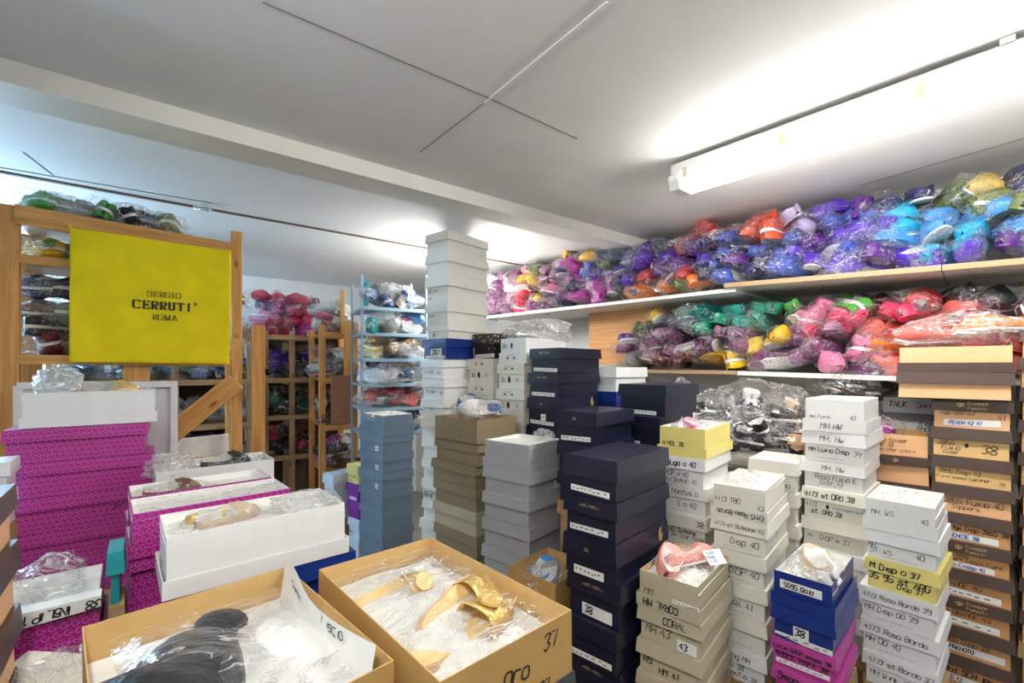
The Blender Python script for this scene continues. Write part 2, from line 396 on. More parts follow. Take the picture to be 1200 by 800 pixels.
def stack(key, desc, xc, Y, L, wL, wR, ys, specs, zs=None, jx=.003, carton=True, group=None, lhf=.42):
    """stack of boxes whose shared near vertical edge stands at column xc, depth Y; ys = rows of the box joints on that edge"""
    X = (xc-600)/F*Y
    z = [CZ+(HY-y)/F*Y for y in ys] if zs is None else [CZ+q for q in zs]
    dL = Vector((math.sin(R(L)), math.cos(R(L)), 0)); dR = Vector((math.cos(R(L)), -math.sin(R(L)), 0))
    n = len(specs); made = []
    for i, sp in enumerate(specs):
        color, mode = sp[0], sp[1]; texts = sp[2] if len(sp) > 2 else (); kw = dict(sp[3]) if len(sp) > 3 else {}
        oL, oR, dA = kw.pop('oL', 0), kw.pop('oR', 0), kw.pop('dA', 0)
        c = Vector((X, Y, z[i+1]))+dL*(oL+random.uniform(-jx, jx))+dR*(oR+random.uniform(-jx, jx))
        adj = kw.pop('adj', CNAME[color]+(' open' if mode == 'u' else ''))
        if n == 1: lab = f'{adj} shoebox {desc}'
        else:
            lab = f'topmost {adj} shoebox of {desc}' if i == 0 else f'{ORD[i]} box down, {adj}, in {desc}'
        lab = kw.pop('label', lab)
        h = z[i]-z[i+1]-.0008
        kw.setdefault('lh', h*lhf)
        made.append(shoebox(c, L+dA+random.uniform(-1.2, 1.2), kw.pop('wL', wL), kw.pop('wR', wR), h, color, mode, texts=texts, label=lab, group=group or key, **kw))
    TOPS[key] = (Vector((X, Y, z[0]))+dL*wL/2+dR*wR/2, -R(L), wL, wR, z[0])
    zb = z[-1]
    if carton and zb > .05:
        k = max(1, round(zb/.42))
        for q in range(k):
            c = Vector((X, Y, zb*q/k))-dL*.0-dR*.0
            shoebox(c, L, wL*1.0, wR, zb/k-.0008, 'carton', 'c', lh=.05, label=('brown' if k < 2 else 'upper brown' if q == k-1 else 'lower brown')+f' carton beneath {desc}', name='carton', group=key+' cartons', cat='carton')
    return made

# ------------------------------------------------------------------ room shell
UA, VA = R(-38.5), R(52)
U = Vector((math.sin(R(-44)), math.cos(R(-44)), 0)); N = Vector((math.cos(R(-44)), math.sin(R(44)), 0))   # along / into the right-hand wall
V52 = Vector((math.sin(VA), math.cos(VA), 0)); BN = Vector((-V52.y, V52.x, 0))                          # along / across the beam
def slab(name, pts, z0, z1, m, label):
    n = len(pts); v = [(*p, z0) for p in pts]+[(*p, z1) for p in pts]
    f = [tuple(reversed(range(n))), tuple(range(n, 2*n))]+[(i, (i+1) % n, n+(i+1) % n, n+i) for i in range(n)]
    return struct(link(name, mesh(name, v, f, m)), label)
def bline(d, a0, a1):      # two points on the line at distance d along BN, spanning a0..a1 along V52
    return [tuple((BN*d+V52*a)[:2]) for a in (a0, a1)]
slab('floor', [(-6.5, -3.2), (6, -3.2), (6, 8), (-6.5, 8)], -.05, 0, floor_m, 'bare concrete floor of the storeroom')
STEP = 2.93                # where the front ceiling stops (distance along BN)
e = bline(STEP, -5, 6); b0 = bline(-6, -5, 6)
slab('ceiling', [b0[0], b0[1], e[1], e[0]], CEIL, CEIL+.05, ceil_m, 'grey-white painted ceiling boards over the front of the room')
e2 = bline(5.6, -5, 6)
slab('ceiling', [e[0], e[1], e2[1], e2[0]], CEIL+.035, CEIL+.08, mat('ceiling_back_paint', (.78, .77, .74), .7, .03, 4, .1), 'brighter white ceiling boards over the rear of the room')
# beam
bm0 = bline(1.845, -4, 3.4); bm1 = bline(2.005, -4, 3.4)
slab('trim_1', [bm0[0], bm0[1], bm1[1], bm1[0]], CEIL-.066, CEIL-.0005, beam_m, 'cream painted ceiling beam crossing the room')
bl0 = bline(2.003, -4, 3.4); bl1 = bline(2.012, -4, 3.4)
slab('trim_2', [bl0[0], bl0[1], bl1[1], bl1[0]], CEIL-.064, CEIL-.0005, seam_m, 'thin white filler line along the far side of the beam')
s0 = bline(STEP-.012, -4, 3.4); s1 = bline(STEP+.012, -4, 3.4)
slab('trim_3', [s0[0], s0[1], s1[1], s1[0]], CEIL-.006, CEIL+.034, mat('shadow_gap', (.16, .11, .08), .7), 'painted dark strip for the shadow gap at the front ceiling edge')  # dark colour stands in for the shadow gap at the ceiling step
def ceil_line(nm, a, b, wd, m, label, th=.0025):
    def q(p):
        Y = F*.85/(HY-p[1]); return Vector(((p[0]-600)/F*Y, Y, CEIL-th/2-.0003))
    A, B = q(a), q(b); o = plank(nm, A, B, th*.5, wd, m); struct(o, label); return o
ceil_line('trim_4', (308, 2), (572, 114), .0035, crack_m, 'dark joint between ceiling boards left of the crossing')
ceil_line('trim_5', (572, 114), (676, 162), .004, crack_m, 'dark joint between ceiling boards right of the crossing')
ceil_line('trim_6', (712, 2), (568, 120), .009, seam_m, 'rough white filled joint across the ceiling', .004)
ceil_line('trim_7', (568, 120), (492, 178), .003, crack_m, 'faint crack continuing the filled ceiling joint')
ceil_line('trim_8', (612, 195), (566, 219), .006, seam_m, 'short pale filler smear on the ceiling near the beam', .002)
ceil_line('trim_9', (1199, 162), (1007, 217), .004, crack_m, 'ceiling joint above the heaped slippers')
ceil_line('trim_10', (0, 196), (250, 238), .006, crack_m, 'ceiling joint above the timber shelf')
ceil_line('trim_11', (27, 178), (62, 205), .004, crack_m, 'short ceiling crack at far left')
# walls
def wall(nm, p, q, z0, z1, m, label, th=.06):
    p, q = Vector((*p, 0)), Vector((*q, 0)); d = (q-p).normalized(); n = Vector((-d.y, d.x, 0))*th
    return slab(nm, [tuple((p)[:2]), tuple(q[:2]), tuple((q+n)[:2]), tuple((p+n)[:2])], z0, z1, m, label)
LD = 2.47; WD = 3.05       # shelf front edge / wall distance along N
wr0 = N*WD-U*3.6; wr1 = N*WD+U*5.2
wall('wall_right', wr1[:2], wr0[:2], 0, CEIL+.03, wall_m, 'grey-white painted wall behind the shelves on the right', -.06)
bk0 = BN*5.05-V52*4.8; bk1 = BN*5.05+V52*3
wall('wall_back', bk0[:2], bk1[:2], 0, CEIL+.08, mat('back_wall_paint', (.80, .79, .76), .7, .03), 'white back wall behind the far timber shelves')
wall('wall_left', (-4.4, -3), (-4.4, 2.3), 0, CEIL, wall_m, 'painted wall at the far left of the room')
wall('wall_front', (-4.4, -2.6), (5, -2.6), 0, CEIL, wall_m, 'painted wall behind the viewpoint', -.06)

# ------------------------------------------------------------------ lamps
def fluorescent(center, ang, length, label, strength, col=(1, .985, .95), drop=.03, wd=.115):
    """linear batten: local x along the tube"""
    root = link('fluorescent_lamp', None, loc=center, rot=(0, 0, ang)); tag(root, label, 'lamp', None)
    L = length/2; em = emit_mat('lamp_diffuser_%d' % len(MATS), col, strength); hm = mat('lamp_housing_plastic', (.72, .73, .72), .4); cm = mat('lamp_clip_plastic', (.66, .62, .45), .4)
    v, f = chamfer_box(length, wd, .05, .008); link('housing', mesh('housing', v, f, hm), root, (0, 0, -.025))
    # prismatic diffuser: trapezoid trough under the housing
    a, b = wd*.5, wd*.40
    pr = [(-a, -.05), (-a, -.066), (-b, -.104), (b, -.104), (a, -.066), (a, -.05)]
    V = [(-L*.985, p[0], p[1]) for p in pr]+[(L*.985, p[0], p[1]) for p in pr]
    link('diffuser', mesh('diffuser', V, [tuple(range(5, -1, -1)), tuple(range(6, 12))]+[(i, (i+1) % 6, 6+(i+1) % 6, 6+i) for i in range(6)], em), root)
    ec = mat('lamp_end_clear_plastic', (.80, .82, .80), .2)
    for s in (-1, 1):
        pr2 = [(-a*1.03, -.048), (-a*1.03, -.068), (-b*1.03, -.107), (b*1.03, -.107), (a*1.03, -.068), (a*1.03, -.048)]
        V = [(s*L*.955, p[0], p[1]) for p in pr2]+[(s*L*1.012, p[0], p[1]) for p in pr2]
        link('end_cap', mesh('end_cap', V, [tuple(range(6)), tuple(range(11, 5, -1))]+[(i, 6+i, 6+(i+1) % 6, (i+1) % 6) for i in range(6)], ec), root)
        link('cable_gland', mesh('cable_gland', *_cyl(.012, .04, 8), ec), root, (s*(L*1.012+.012), 0, -.035), (0, math.pi/2, 0))
    for x in [-.92, -.46, 0, .46, .92]:
        for s in (-1, 1):
            link('clip', bmesh_box('clip', x*L-.012, x*L+.012, s*wd*.5-.004, s*wd*.5+.004, -.072, -.03, cm), root)
    return root
def _cyl(r, h, n):
    v = [(r*math.cos(2*math.pi*i/n), r*math.sin(2*math.pi*i/n), z) for z in (-h/2, h/2) for i in range(n)]
    f = [tuple(reversed(range(n))), tuple(range(n, 2*n))]+[(i, (i+1) % n, n+(i+1) % n, n+i) for i in range(n)]
    return v, f
ld = Vector((.655, -.755, 0))                      # lamp runs towards the viewer
lc = Vector((.70, 1.915, 0))+ld*.77; lc.z = CEIL-.014
lamp = fluorescent(lc, math.atan2(ld.y, ld.x), 1.54, 'long white fluorescent lamp fixed to the ceiling at right', LAMP*1.0)
for i, d in enumerate((.17,)):
    link('bracket', bmesh_box('bracket', d-.014, d+.014, -.06, .24, -.004, .0125, mat('lamp_bracket', (.75, .74, .72), .5)), lamp)
def tube_lamp(center, ang, length, label, strength, col=(1, .985, .95), drop=.14):
    """bare fluorescent tube hung below a slim batten: local x along the tube"""
    root = link('tube_lamp', None, loc=center, rot=(0, 0, ang)); tag(root, label, 'lamp')
    hm = mat('lamp_housing_plastic', (.72, .73, .72), .4); em = emit_mat('lamp_tube_%d' % len(MATS), col, strength)
    v, f = chamfer_box(length, .05, .035, .006); link('batten', mesh('batten', v, f, hm), root, (0, 0, -drop+.06))
    v, f = _cyl(.019, length*.95, 12); link('tube', mesh('tube', v, f, em, smooth=True), root, (0, 0, -drop), (0, math.pi/2, 0))
    for q in (-1, 1):
        link('tube_holder', bmesh_box('tube_holder', q*length*.49-.012, q*length*.49+.012, -.02, .02, -drop-.025, -drop+.045, hm), root)
        v, f = _cyl(.004, drop-.07, 6); link('hanger', mesh('hanger', v, f, hm), root, (q*length*.35, 0, -(drop-.07)/2))
    return root
tube_lamp(Vector((-.122*3.35, 3.35, CEIL+.03)), math.atan2(1, -.122), 1.1, 'fluorescent tube on the rear ceiling behind the tall white stack', LAMP*2.3, drop=.32)
tube_lamp(Vector((-.2, 0, CEIL-.002)), math.atan2(U.y, U.x), 1.5, 'unseen fluorescent fill tube added above the viewpoint', LAMP*1.95, drop=.11)  # added out of view as fill light for the foreground
tube_lamp(Vector((-3.3, 2.3, CEIL-.002)), math.atan2(V52.y, V52.x), 1.2, 'unseen blue fill tube added over the left-hand aisle', LAMP*8, (.42, .70, 1), drop=.4)  # added out of view, stands in for bluish daylight on the left ceiling

# ------------------------------------------------------------------ bagged slippers
ST = [0, .04, .12, .24, .36, .47, .55, .66, .80, .92, 1]
TW = [.14, .5, .74, .80, .84, .92, .97, 1, .86, .52, .05]
TH = [.50, .58, .58, .52, .50, .56, .66, .68, .56, .38, .15]
TO = [.3, 1, 1, 1, 1, 1, .25, 0, 0, 0, 0]
def slipper_mesh(L, W, H, mirror=1, z0=.0):
    V, Fc, mi = [], [], []
    prof = []
    for s, w_, h_, o_ in zip(ST, TW, TH, TO):
        w2 = W/2*w_; h = H*h_; top = h*1.28*(1-o_)+.16*H*o_; arch = h*1.2*(1-o_)+.2*H*o_
        row = [(-.82*w2, 0), (-1.0*w2, .42*h), (-.97*w2, h), (-.88*w2, h*1.04), (-.68*w2, arch), (0, top), (.68*w2, arch), (.88*w2, h*1.04), (.97*w2, h), (1.0*w2, .42*h), (.82*w2, 0)]
        prof.append([((s-.5)*L, y+.006*math.sin(s*3)*mirror, z0+mirror*(z+.008)) for y, z in row])
    m = len(prof[0])
    for r in prof: V += r
    for i in range(len(prof)-1):
        for j in range(m-1):
            a = i*m+j; Fc.append((a, a+1, a+m+1, a+m) if mirror > 0 else (a+m, a+m+1, a+1, a))
            mi.append(1 if TO[i] > .5 and 3 <= j <= 6 and TO[i+1] > .2 else 0)
    return V, Fc, mi
def sole_mesh(L, W, mirror=1, z0=0, t=.007):
    V, Fc = [], []; n = len(ST); pts = []
    for s, w_ in zip(ST, TW): pts.append(((s-.5)*L*1.02, -W/2*w_*.95+.006*math.sin(s*3)*mirror))
    for s, w_ in reversed(list(zip(ST, TW))): pts.append(((s-.5)*L*1.02, W/2*w_*.95+.006*math.sin(s*3)*mirror))
    k = len(pts)
    za, zb = z0, z0+mirror*t
    V = [(x, y, za) for x, y in pts]+[(x, y, zb) for x, y in pts]
    Fc = [tuple(range(k)), tuple(range(2*k-1, k-1, -1))]+[(i, (i+1) % k, k+(i+1) % k, k+i) for i in range(k)]
    return V, Fc
def bag_mesh(L, W, H, seed, zc, m, tail=.07, amp=.12):
    rnd = random.Random(seed); n, k = 11, 14; V, Fc = [], []
    for i in range(n):
        s = i/(n-1); x = -L/2-.012+s*(L+.012+tail)
        if s < .75: e = math.sin(math.pi*min(1, (s+.05)/.55)/2)**.7
        else: e = 1-(s-.75)/.25*.62
        if s > .93: e *= 1.25
        flat = 1 if s < .7 else 1-(s-.7)*1.6
        for j in range(k):
            a = 2*math.pi*j/k; q = 1+amp*rnd.uniform(-1, 1)*(1 if s < .75 else 2.2)
            V.append((x+rnd.uniform(-.006, .006), math.cos(a)*W*.56*e*q, zc+math.sin(a)*H*.60*e*q*flat))
    for i in range(n-1):
        for j in range(k): Fc.append((i*k+j, i*k+(j+1) % k, (i+1)*k+(j+1) % k, (i+1)*k+j))
    Fc.append(tuple(reversed(range(k))))
    return mesh('bag', V, Fc, m)
white_sole = mat('white_sole', (.78, .77, .74), .5)
tan_sole = mat('tan_sole', (.62, .44, .24), .5)
lining = mat('pale_lining', (.6, .58, .55), .7)
dark_lining = mat('dark_lining', (.02, .02, .03), .6)
SLC = {'salmon': (.78, .30, .25), 'red': (.48, .02, .03), 'orangered': (.62, .07, .02), 'orange': (.72, .19, .02), 'violet': (.09, .025, .42), 'purple': (.10, .02, .20), 'lavender': (.50, .40, .62),
 'navy': (.022, .025, .09), 'blue': (.05, .09, .38), 'black': (.015, .015, .02), 'cyan': (.02, .35, .55), 'skyblue': (.04, .25, .62), 'teal': (.0, .25, .22), 'emerald': (.005, .22, .13),
 'olive': (.13, .16, .04), 'green': (.05, .25, .03), 'yellow': (.68, .42, .01), 'pink': (.60, .16, .30), 'magenta': (.42, .015, .30), 'burgundy': (.13, .012, .025), 'plum': (.16, .04, .13),
 'coral': (.72, .14, .11), 'rose': (.62, .03, .10), 'slate': (.07, .10, .14), 'grey': (.25, .25, .26), 'beige': (.52, .40, .28), 'white': (.74, .73, .72), 'brown': (.14, .06, .03), 'rust': (.42, .10, .02),
 'denim': (.05, .11, .30), 'gold': (.6, .42, .12), 'mauve': (.30, .14, .24)}
def smat(c): return mat('slipper_'+c, SLC[c], .38, .08, 60, .15, spec=.45)
CWORD = {'orangered': 'vermilion', 'skyblue': 'sky-blue'}
PROTO = {}
def proto(kind):
    """meshes shared by all copies: single slipper or a pair sole to sole"""
    if kind in PROTO: return PROTO[kind]
    k = int(kind[1:]); L, W, H = .235+.012*(k % 3), .088, .058
    parts = []
    dm = smat('grey')
    if kind[0] == 's':
        V, Fc, mi = slipper_mesh(L, W*1.06, H*1.36); parts.append(('upper', mesh('upper', V, Fc, [dm, lining], mi, True)))
        V, Fc = sole_mesh(L, W); parts.append(('sole', mesh('sole', V, Fc, white_sole)))
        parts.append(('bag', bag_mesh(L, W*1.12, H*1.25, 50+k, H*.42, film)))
    else:
        for mr in (1, -1):
            V, Fc, mi = slipper_mesh(L, W*1.06, H*1.12, mr, 0); parts.append(('upper', mesh('upper', V, Fc, [dm, lining], mi, True)))
            V, Fc = sole_mesh(L, W, mr, 0); parts.append(('sole', mesh('sole', V, Fc, white_sole)))
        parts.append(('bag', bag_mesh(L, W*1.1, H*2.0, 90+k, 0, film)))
    PROTO[kind] = parts
    return parts
def slipper(kind, color, loc, rot, label, group, lin=None, sole=None, bag=True, scale=1, bagm=None):
    root = link('slipper_pair' if kind[0] == 'p' else 'slipper', None, loc=loc, rot=(0, 0, 0)); root.rotation_mode = 'QUATERNION'; root.rotation_quaternion = rot; root.scale = (scale,)*3
    root.empty_display_size = .03; tag(root, label, 'slippers' if kind[0] == 'p' else 'slipper', group)
    for nm, me in proto(kind):
        if nm == 'bag' and not bag: continue
        o = link(nm, me, root)
        if nm == 'upper':
            o.material_slots[0].link = 'OBJECT'; o.material_slots[0].material = smat(color)
            if lin: o.material_slots[1].link = 'OBJECT'; o.material_slots[1].material = lin
        if nm == 'sole' and not sole and hash_str(label+str(round(loc[0], 3))) % 4 < 3: sole = smat(color)
        if nm == 'sole' and sole: o.material_slots[0].link = 'OBJECT'; o.material_slots[0].material = sole
        if nm == 'bag' and bagm: o.material_slots[0].link = 'OBJECT'; o.material_slots[0].material = bagm
    return root
def orient(axis, roll, pitch=0):
    """quaternion: local x along axis (horizontal dir), pitched, rolled about itself"""
    x = Vector(axis).normalized(); z = Vector((0, 0, 1)); y = z.cross(x).normalized(); z = x.cross(y)
    M = Matrix((x, y, z)).transposed()
    from mathutils import Quaternion
    return M.to_quaternion() @ Quaternion((0, 1, 0), -pitch) @ Quaternion((1, 0, 0), roll)
def lerp_tab(tab, x):
    if x <= tab[0][0]: return tab[0][1]
    for (a, b), (c, d) in zip(tab, tab[1:]):
        if x <= c: return b+(d-b)*(x-a)/(c-a)
    return tab[-1][1]
def spot(x, where):
    if 'upper' in where:
        return 'rear end' if x < 680 else 'above the plywood panel' if x < 780 else 'at the board joint' if x < 870 else 'below the lamp tip' if x < 990 else 'under the lamp' if x < 1100 else 'right end'
    return 'by the plywood panel' if x < 800 else 'left half' if x < 900 else 'middle' if x < 1000 else 'by the milky bag' if x < 1066 else 'right end'
LAY = ['bottom layer', 'second layer', 'third layer', 'fourth layer', 'fifth layer', 'top layer', 'top layer', 'top layer']
def heap(zshelf, along, into, p0, s0, s1, top, zone, where, step=.1, lay=.064, inset=.13, seed=1, maxl=7, yaw=48, scale=1.0, dz=0, pairs=.3, sag=None):
    rnd = random.Random(seed); cnt = 0
    for k in range(maxl):
        s = s0+(.5 if k % 2 else 0)*step
        while s < s1:
            base = zshelf if not callable(zshelf) else zshelf(s)
            c = Vector(p0)+along*s+into*(inset+rnd.uniform(-.03, .03)+.012*k); c.z = base+.052*scale+k*lay+rnd.uniform(-.006, .006)
            x, y = pix(c-into*inset*.7)
            if y > lerp_tab(top, x) and True:
                if y > lerp_tab(top, x):
                    cl = zone(x, y, rnd)
                    if cl:
                        col, lin = cl if isinstance(cl, tuple) else (cl, None)
                        ya = R(rnd.uniform(-yaw, yaw)); ax = -into; ax = Vector((ax.x*math.cos(ya)-ax.y*math.sin(ya), ax.x*math.sin(ya)+ax.y*math.cos(ya), 0))
                        if rnd.random() < .22: ax = -ax
                        kd = ('p' if rnd.random() < pairs else 's')+str(rnd.randrange(4))
                        roll = rnd.choice((0, 0, .4, -.4, .7, -.7, 1.2, -1.2))+rnd.uniform(-.3, .3)
                        a = 'pair of' if kd[0] == 'p' else 'single'; wd = CWORD.get(col, col)
                        lab = f"{a} {wd} slipper{'s' if kd[0]=='p' else ''} in bag, {LAY[k]} of {where[4:]}, {spot(x, where)}"
                        slipper(kd, col, c, orient(ax, roll, rnd.uniform(-.12, .22)), lab, f"bagged slippers on {where}", lin, scale=scale*rnd.uniform(.93, 1.08)); cnt += 1
            s += step*rnd.uniform(.88, 1.15)
    return cnt

# ------------------------------------------------------------------ right-hand shelves
SP0 = N*LD                              # point on the front edge line nearest the viewpoint
def sval(px):                           # position along U where the front edge shows at column px
    r = Vector(((px-600)/F, 1, 0)); t = LD/r.dot(N); return (r*t).dot(U)
white_board = mat('white_melamine', (.80, .79, .76), .4, .03)
edge_board = mat('chipboard_edge', (.40, .265, .15), .7, .12, 90)
under_board = mat('grey_board', (.55, .52, .46), .6, .06)
def board(name, sa, sb, z_a, z_b, th, d0, d1, m, label, parent=None):
    v = []
    for s, z in ((sa, z_a), (sb, z_b)):
        for d in (d0, d1):
            for q in (0, -th): p = SP0+U*s+N*d; v.append((p.x, p.y, z+q))
    f = [(0, 1, 3, 2), (4, 6, 7, 5), (0, 4, 5, 1), (2, 3, 7, 6), (0, 2, 6, 4), (1, 5, 7, 3)]
    o = link(name, mesh(name, v, f, m)); tag(o, label, 'shelf'); return o
ZU = CZ+.412
sR = sval(1290); sM = sval(862); sL = sval(570); sS = sval(1104)
board('shelf_board', sM, sL, ZU, ZU+.012, .020, 0, .55, white_board, 'white upper shelf board running to the rear on the right')
def zu(s): return ZU+.012 if s > sM else ZU+.024-(sM-s)*.045
bo = board('shelf_board', sS+.002, sM+.05, zu(sS)+.0, ZU+.026, .024, -.02, .53, under_board, 'brown-edged upper shelf board under the violet slippers')
bo2 = board('shelf_board', sR, sS-.002, zu(sR), zu(sS), .024, -.02, .53, under_board, 'brown-edged upper shelf board at the far right edge')
for o, a, b in ((bo, sS+.002, sM+.05), (bo2, sR, sS-.002)):     # raw chipboard edge strip
    A = SP0+U*a-N*.0225; B = SP0+U*b-N*.0225; A.z = (zu(sS) if o is bo else zu(sR))-.012; B.z = (ZU+.026 if o is bo else zu(sS))-.012
    plank('edge_strip', A, B, .022, .004, edge_board, o)
ZLo = CZ-.018
def zl(s): return ZLo-.004-(sval(864)-s)*.026 if s < sval(864) else ZLo
board('shelf_board', sval(1290), sval(864), zl(sval(1290)), ZLo-.003, .02, .0, .55, white_board, 'white lower shelf board under the coral slippers')
board('shelf_board', sval(864)+.004, sval(700), ZLo, ZLo+.005, .02, .0, .55, edge_board, 'raw wood lower shelf board under the burgundy slippers')
# timber uprights carrying the boards
for px_, nm in ((705, 'a'), (1215, 'b')):
    s = sval(px_); A = SP0+U*s+N*.5; B = A.copy(); A.z = 0; B.z = CEIL-.05
    tag(plank('shelf_post', A, B, .06, .045, wood2, up=tuple(N)), 'timber post behind the right-hand shelves '+('near the plywood panel' if nm == 'a' else 'at the right edge'), 'post')
# plywood panel below the upper shelf
sa, sb = sval(735), sval(660)
A = SP0+U*sa+N*.31; B = SP0+U*sb+N*.31; A.z = B.z = CZ+.02+(ZU-.012-CZ-.02)/2
tag(plank('plywood_panel', A, B, ZU-.013-CZ-.02, .018, ply), 'orange plywood panel under the upper shelf behind the navy boxes', 'panel')
pv = SP0+U*sval(640)+N*.45
A = pv.copy(); A.z = ZU-.06

TOPU = [(560, 325), (600, 320), (640, 308), (655, 302), (720, 298), (745, 298), (790, 274), (830, 264), (870, 258), (905, 250), (945, 243), (1000, 236), (1050, 230), (1110, 216), (1150, 213), (1200, 206), (1300, 190)]
def zone_u(x, y, r):
    c = r.choice
    if x < 600: return c(['mauve', 'plum', 'white', 'plum'])
    if x < 622: return c(['yellow', 'olive', 'yellow', 'pink']) if y < 345 else c(['rose', 'plum', 'yellow'])
    if x < 650: return c(['plum', 'olive', 'burgundy', 'mauve']) if y < 340 else c(['burgundy', 'plum', 'pink'])
    if x < 680: return c(['yellow', 'magenta', 'blue']) if y < 320 else c(['magenta', 'plum', 'pink', 'navy'])
    if x < 712: return c(['yellow', 'navy', 'olive']) if y < 318 else c(['magenta', 'magenta', 'violet', 'mauve'])
    if x < 745: return c(['violet', 'violet', 'slate']) if y < 330 else c(['slate', 'navy', 'slate', 'denim'])
    if x < 775: return c(['violet', 'slate', 'orangered']) if y < 312 else (c(['red', 'orangered']) if y < 332 else c(['orange', 'slate', 'orange']))
    if x < 800: return c(['orangered', 'red', 'lavender']) if y < 300 else (c(['red', 'purple', 'orangered']) if y < 325 else 'orange')
    if x < 840: return c(['orangered', 'orangered', 'red']) if y < 285 else (c(['purple', 'violet', 'navy']) if y < 322 else c(['orange', 'orange', 'olive']))
    if x < 905: return c(['orangered', 'orangered', 'orangered', 'lavender']) if y < 280 else c(['blue', 'violet', 'navy', 'navy', 'purple'])
    if x < 945: return c(['lavender', 'lavender', 'violet']) if y < 280 else c(['violet', 'blue', 'blue', 'purple'])
    if x < 1000: return c(['lavender', 'violet']) if y < 255 else c(['violet', 'violet', 'blue', 'purple', 'blue'])
    if x < 1050: return c(['navy', 'purple']) if y < 250 else c(['violet', 'violet', 'purple', 'blue'])
    if x < 1100: return c(['navy', 'navy', 'purple']) if y < 252 else (c(['cyan', 'cyan', 'skyblue', 'violet']) if y < 285 else c(['violet', 'purple', 'violet']))
    return c(['navy', 'olive', 'olive', 'gold']) if y < 250 else (c(['cyan', 'teal', 'skyblue', 'cyan']) if y < 285 else c(['skyblue', 'purple', 'violet', 'cyan']))
heap(zu, U, N, SP0, sval(1250), sval(556), TOPU, zone_u, 'the upper right heap', seed=3, maxl=7)
TOPL = [(690, 396), (740, 386), (760, 374), (820, 360), (900, 349), (1000, 345), (1100, 336), (1200, 330), (1300, 325)]
DL = dark_lining
def zone_l(x, y, r):
    c = r.choice
    if x < 690: return None
    if x < 745: return c(['olive', 'burgundy', 'black']) if y < 395 else c(['burgundy', 'plum', 'purple', 'grey'])
    if x < 800: return c(['black', 'yellow', 'slate']) if y < 390 else c(['burgundy', 'burgundy', 'plum', 'mauve'])
    if x < 830: return c(['emerald', 'teal', 'black']) if y < 372 else (c(['yellow', 'emerald']) if y < 396 else c([('burgundy', DL), ('plum', DL)]))
    if x < 905: return c(['teal', 'emerald', 'teal', 'emerald']) if y < 388 else c([('yellow', DL), ('plum', DL), ('mauve', DL), ('pink', DL)])
    if x < 950: return c(['green', 'emerald', 'skyblue', 'teal']) if y < 365 else (c(['yellow', 'pink', 'yellow']) if y < 392 else c([('plum', DL), ('mauve', DL), ('yellow', None)]))
    if x < 1010: return c(['rust', 'green', 'grey']) if y < 362 else (c(['pink', 'rose', ('mauve', DL)]) if y < 405 else c([('plum', DL), ('mauve', DL), 'pink']))
    if x < 1066: return c(['black', 'grey', 'rust']) if y < 368 else c(['coral', 'orangered', 'rose', 'coral', 'orange'])
    return c(['black', 'black', 'red']) if y < 355 else c(['red', 'red', 'rose', 'coral'])
heap(zl, U, N, SP0, sval(1230), sval(722), TOPL, zone_l, 'the lower right heap', seed=11, maxl=5)

# ------------------------------------------------------------------ crumpled plastic, tissue, contents
def crumple(name, loc, size, seed, m, label, cat='plastic bag', rot=None, n=12, k=16, amp=.22, inside=(), group=None, knot=True):
    rnd = random.Random(seed); V, Fc = [], []; a, b, c = size
    if rot is None: rot = LASTRZ[0] or 0
    LASTRZ[0] = None
    off = Vector((seed*1.7, seed*.9, 0))
    for i in range(n+1):
        th = math.pi*i/n
        for j in range(k):
            ph = 2*math.pi*j/k
            d = Vector((math.sin(th)*math.cos(ph), math.sin(th)*math.sin(ph), math.cos(th)))
            q = 1+amp*(mnoise.noise(d*2.2+off)*1.3+mnoise.noise(d*5+off)*.7)+rnd.uniform(-amp, amp)*.35
            z = d.z*c/2*q
            if d.z < 0: z = max(z, -c/2*.9)
            V.append((d.x*a/2*q, d.y*b/2*q, z+c/2*.9))
    for i in range(n):
        for j in range(k): Fc.append((i*k+j, (i+1)*k+j, (i+1)*k+(j+1) % k, i*k+(j+1) % k))
    root = link(name, None, loc=loc, rot=(0, 0, rot)); tag(root, label, cat, group)
    link('film', mesh('film', V, Fc, m), root)
    for it in inside:      # (kind, color, local loc, yaw, roll, scale)
        kd, col, l, ya, ro, sc = it[:6]
        for nm, me in proto(kd):
            if nm == 'bag': continue
            o = link({'upper': 'shoe_upper', 'sole': 'shoe_sole'}[nm], me, root, l, (ro, 0, ya)); o.scale = (sc,)*3
            if nm == 'upper': o.material_slots[0].link = 'OBJECT'; o.material_slots[0].material = smat(col)
            elif len(it) > 6: o.material_slots[0].link = 'OBJECT'; o.material_slots[0].material = it[6]
    return root
def sheet(name, key, margin, drop, amp, m, label, cat, seed, fr=9, n=16, lift=None, part_of=None):
    """loose sheet of tissue / film lying in an open box"""
    c, rz, wL, wR, zt = TOPS[key]; V, Fc = [], []; a, b = wR/2-margin, wL/2-margin
    for i in range(n+1):
        for j in range(n+1):
            x = -a+2*a*i/n; y = -b+2*b*j/n; p = Vector((x*fr, y*fr, seed*3.1))
            z = amp*(.9*mnoise.noise(p*.6)+.55*(.5-abs(mnoise.noise(p*1.1+Vector((4, 1, 0)))))+.15*mnoise.noise(p*3))
            ex = min(1, min(a-abs(x), b-abs(y))/(.25*min(a, b)))
            V.append((x, y, z*(.3+.7*ex)+(lift(x/a, y/b) if lift else 0)))
    for i in range(n):
        for j in range(n): k = i*(n+1)+j; Fc.append((k, k+n+1, k+n+2, k+1))
    o = link(name, mesh(name, V, Fc, m, smooth=False), part_of, loc=(c.x, c.y, zt-drop), rot=(0, 0, rz))
    if not part_of: tag(o, label, cat)
    return o
LASTRZ = [None]
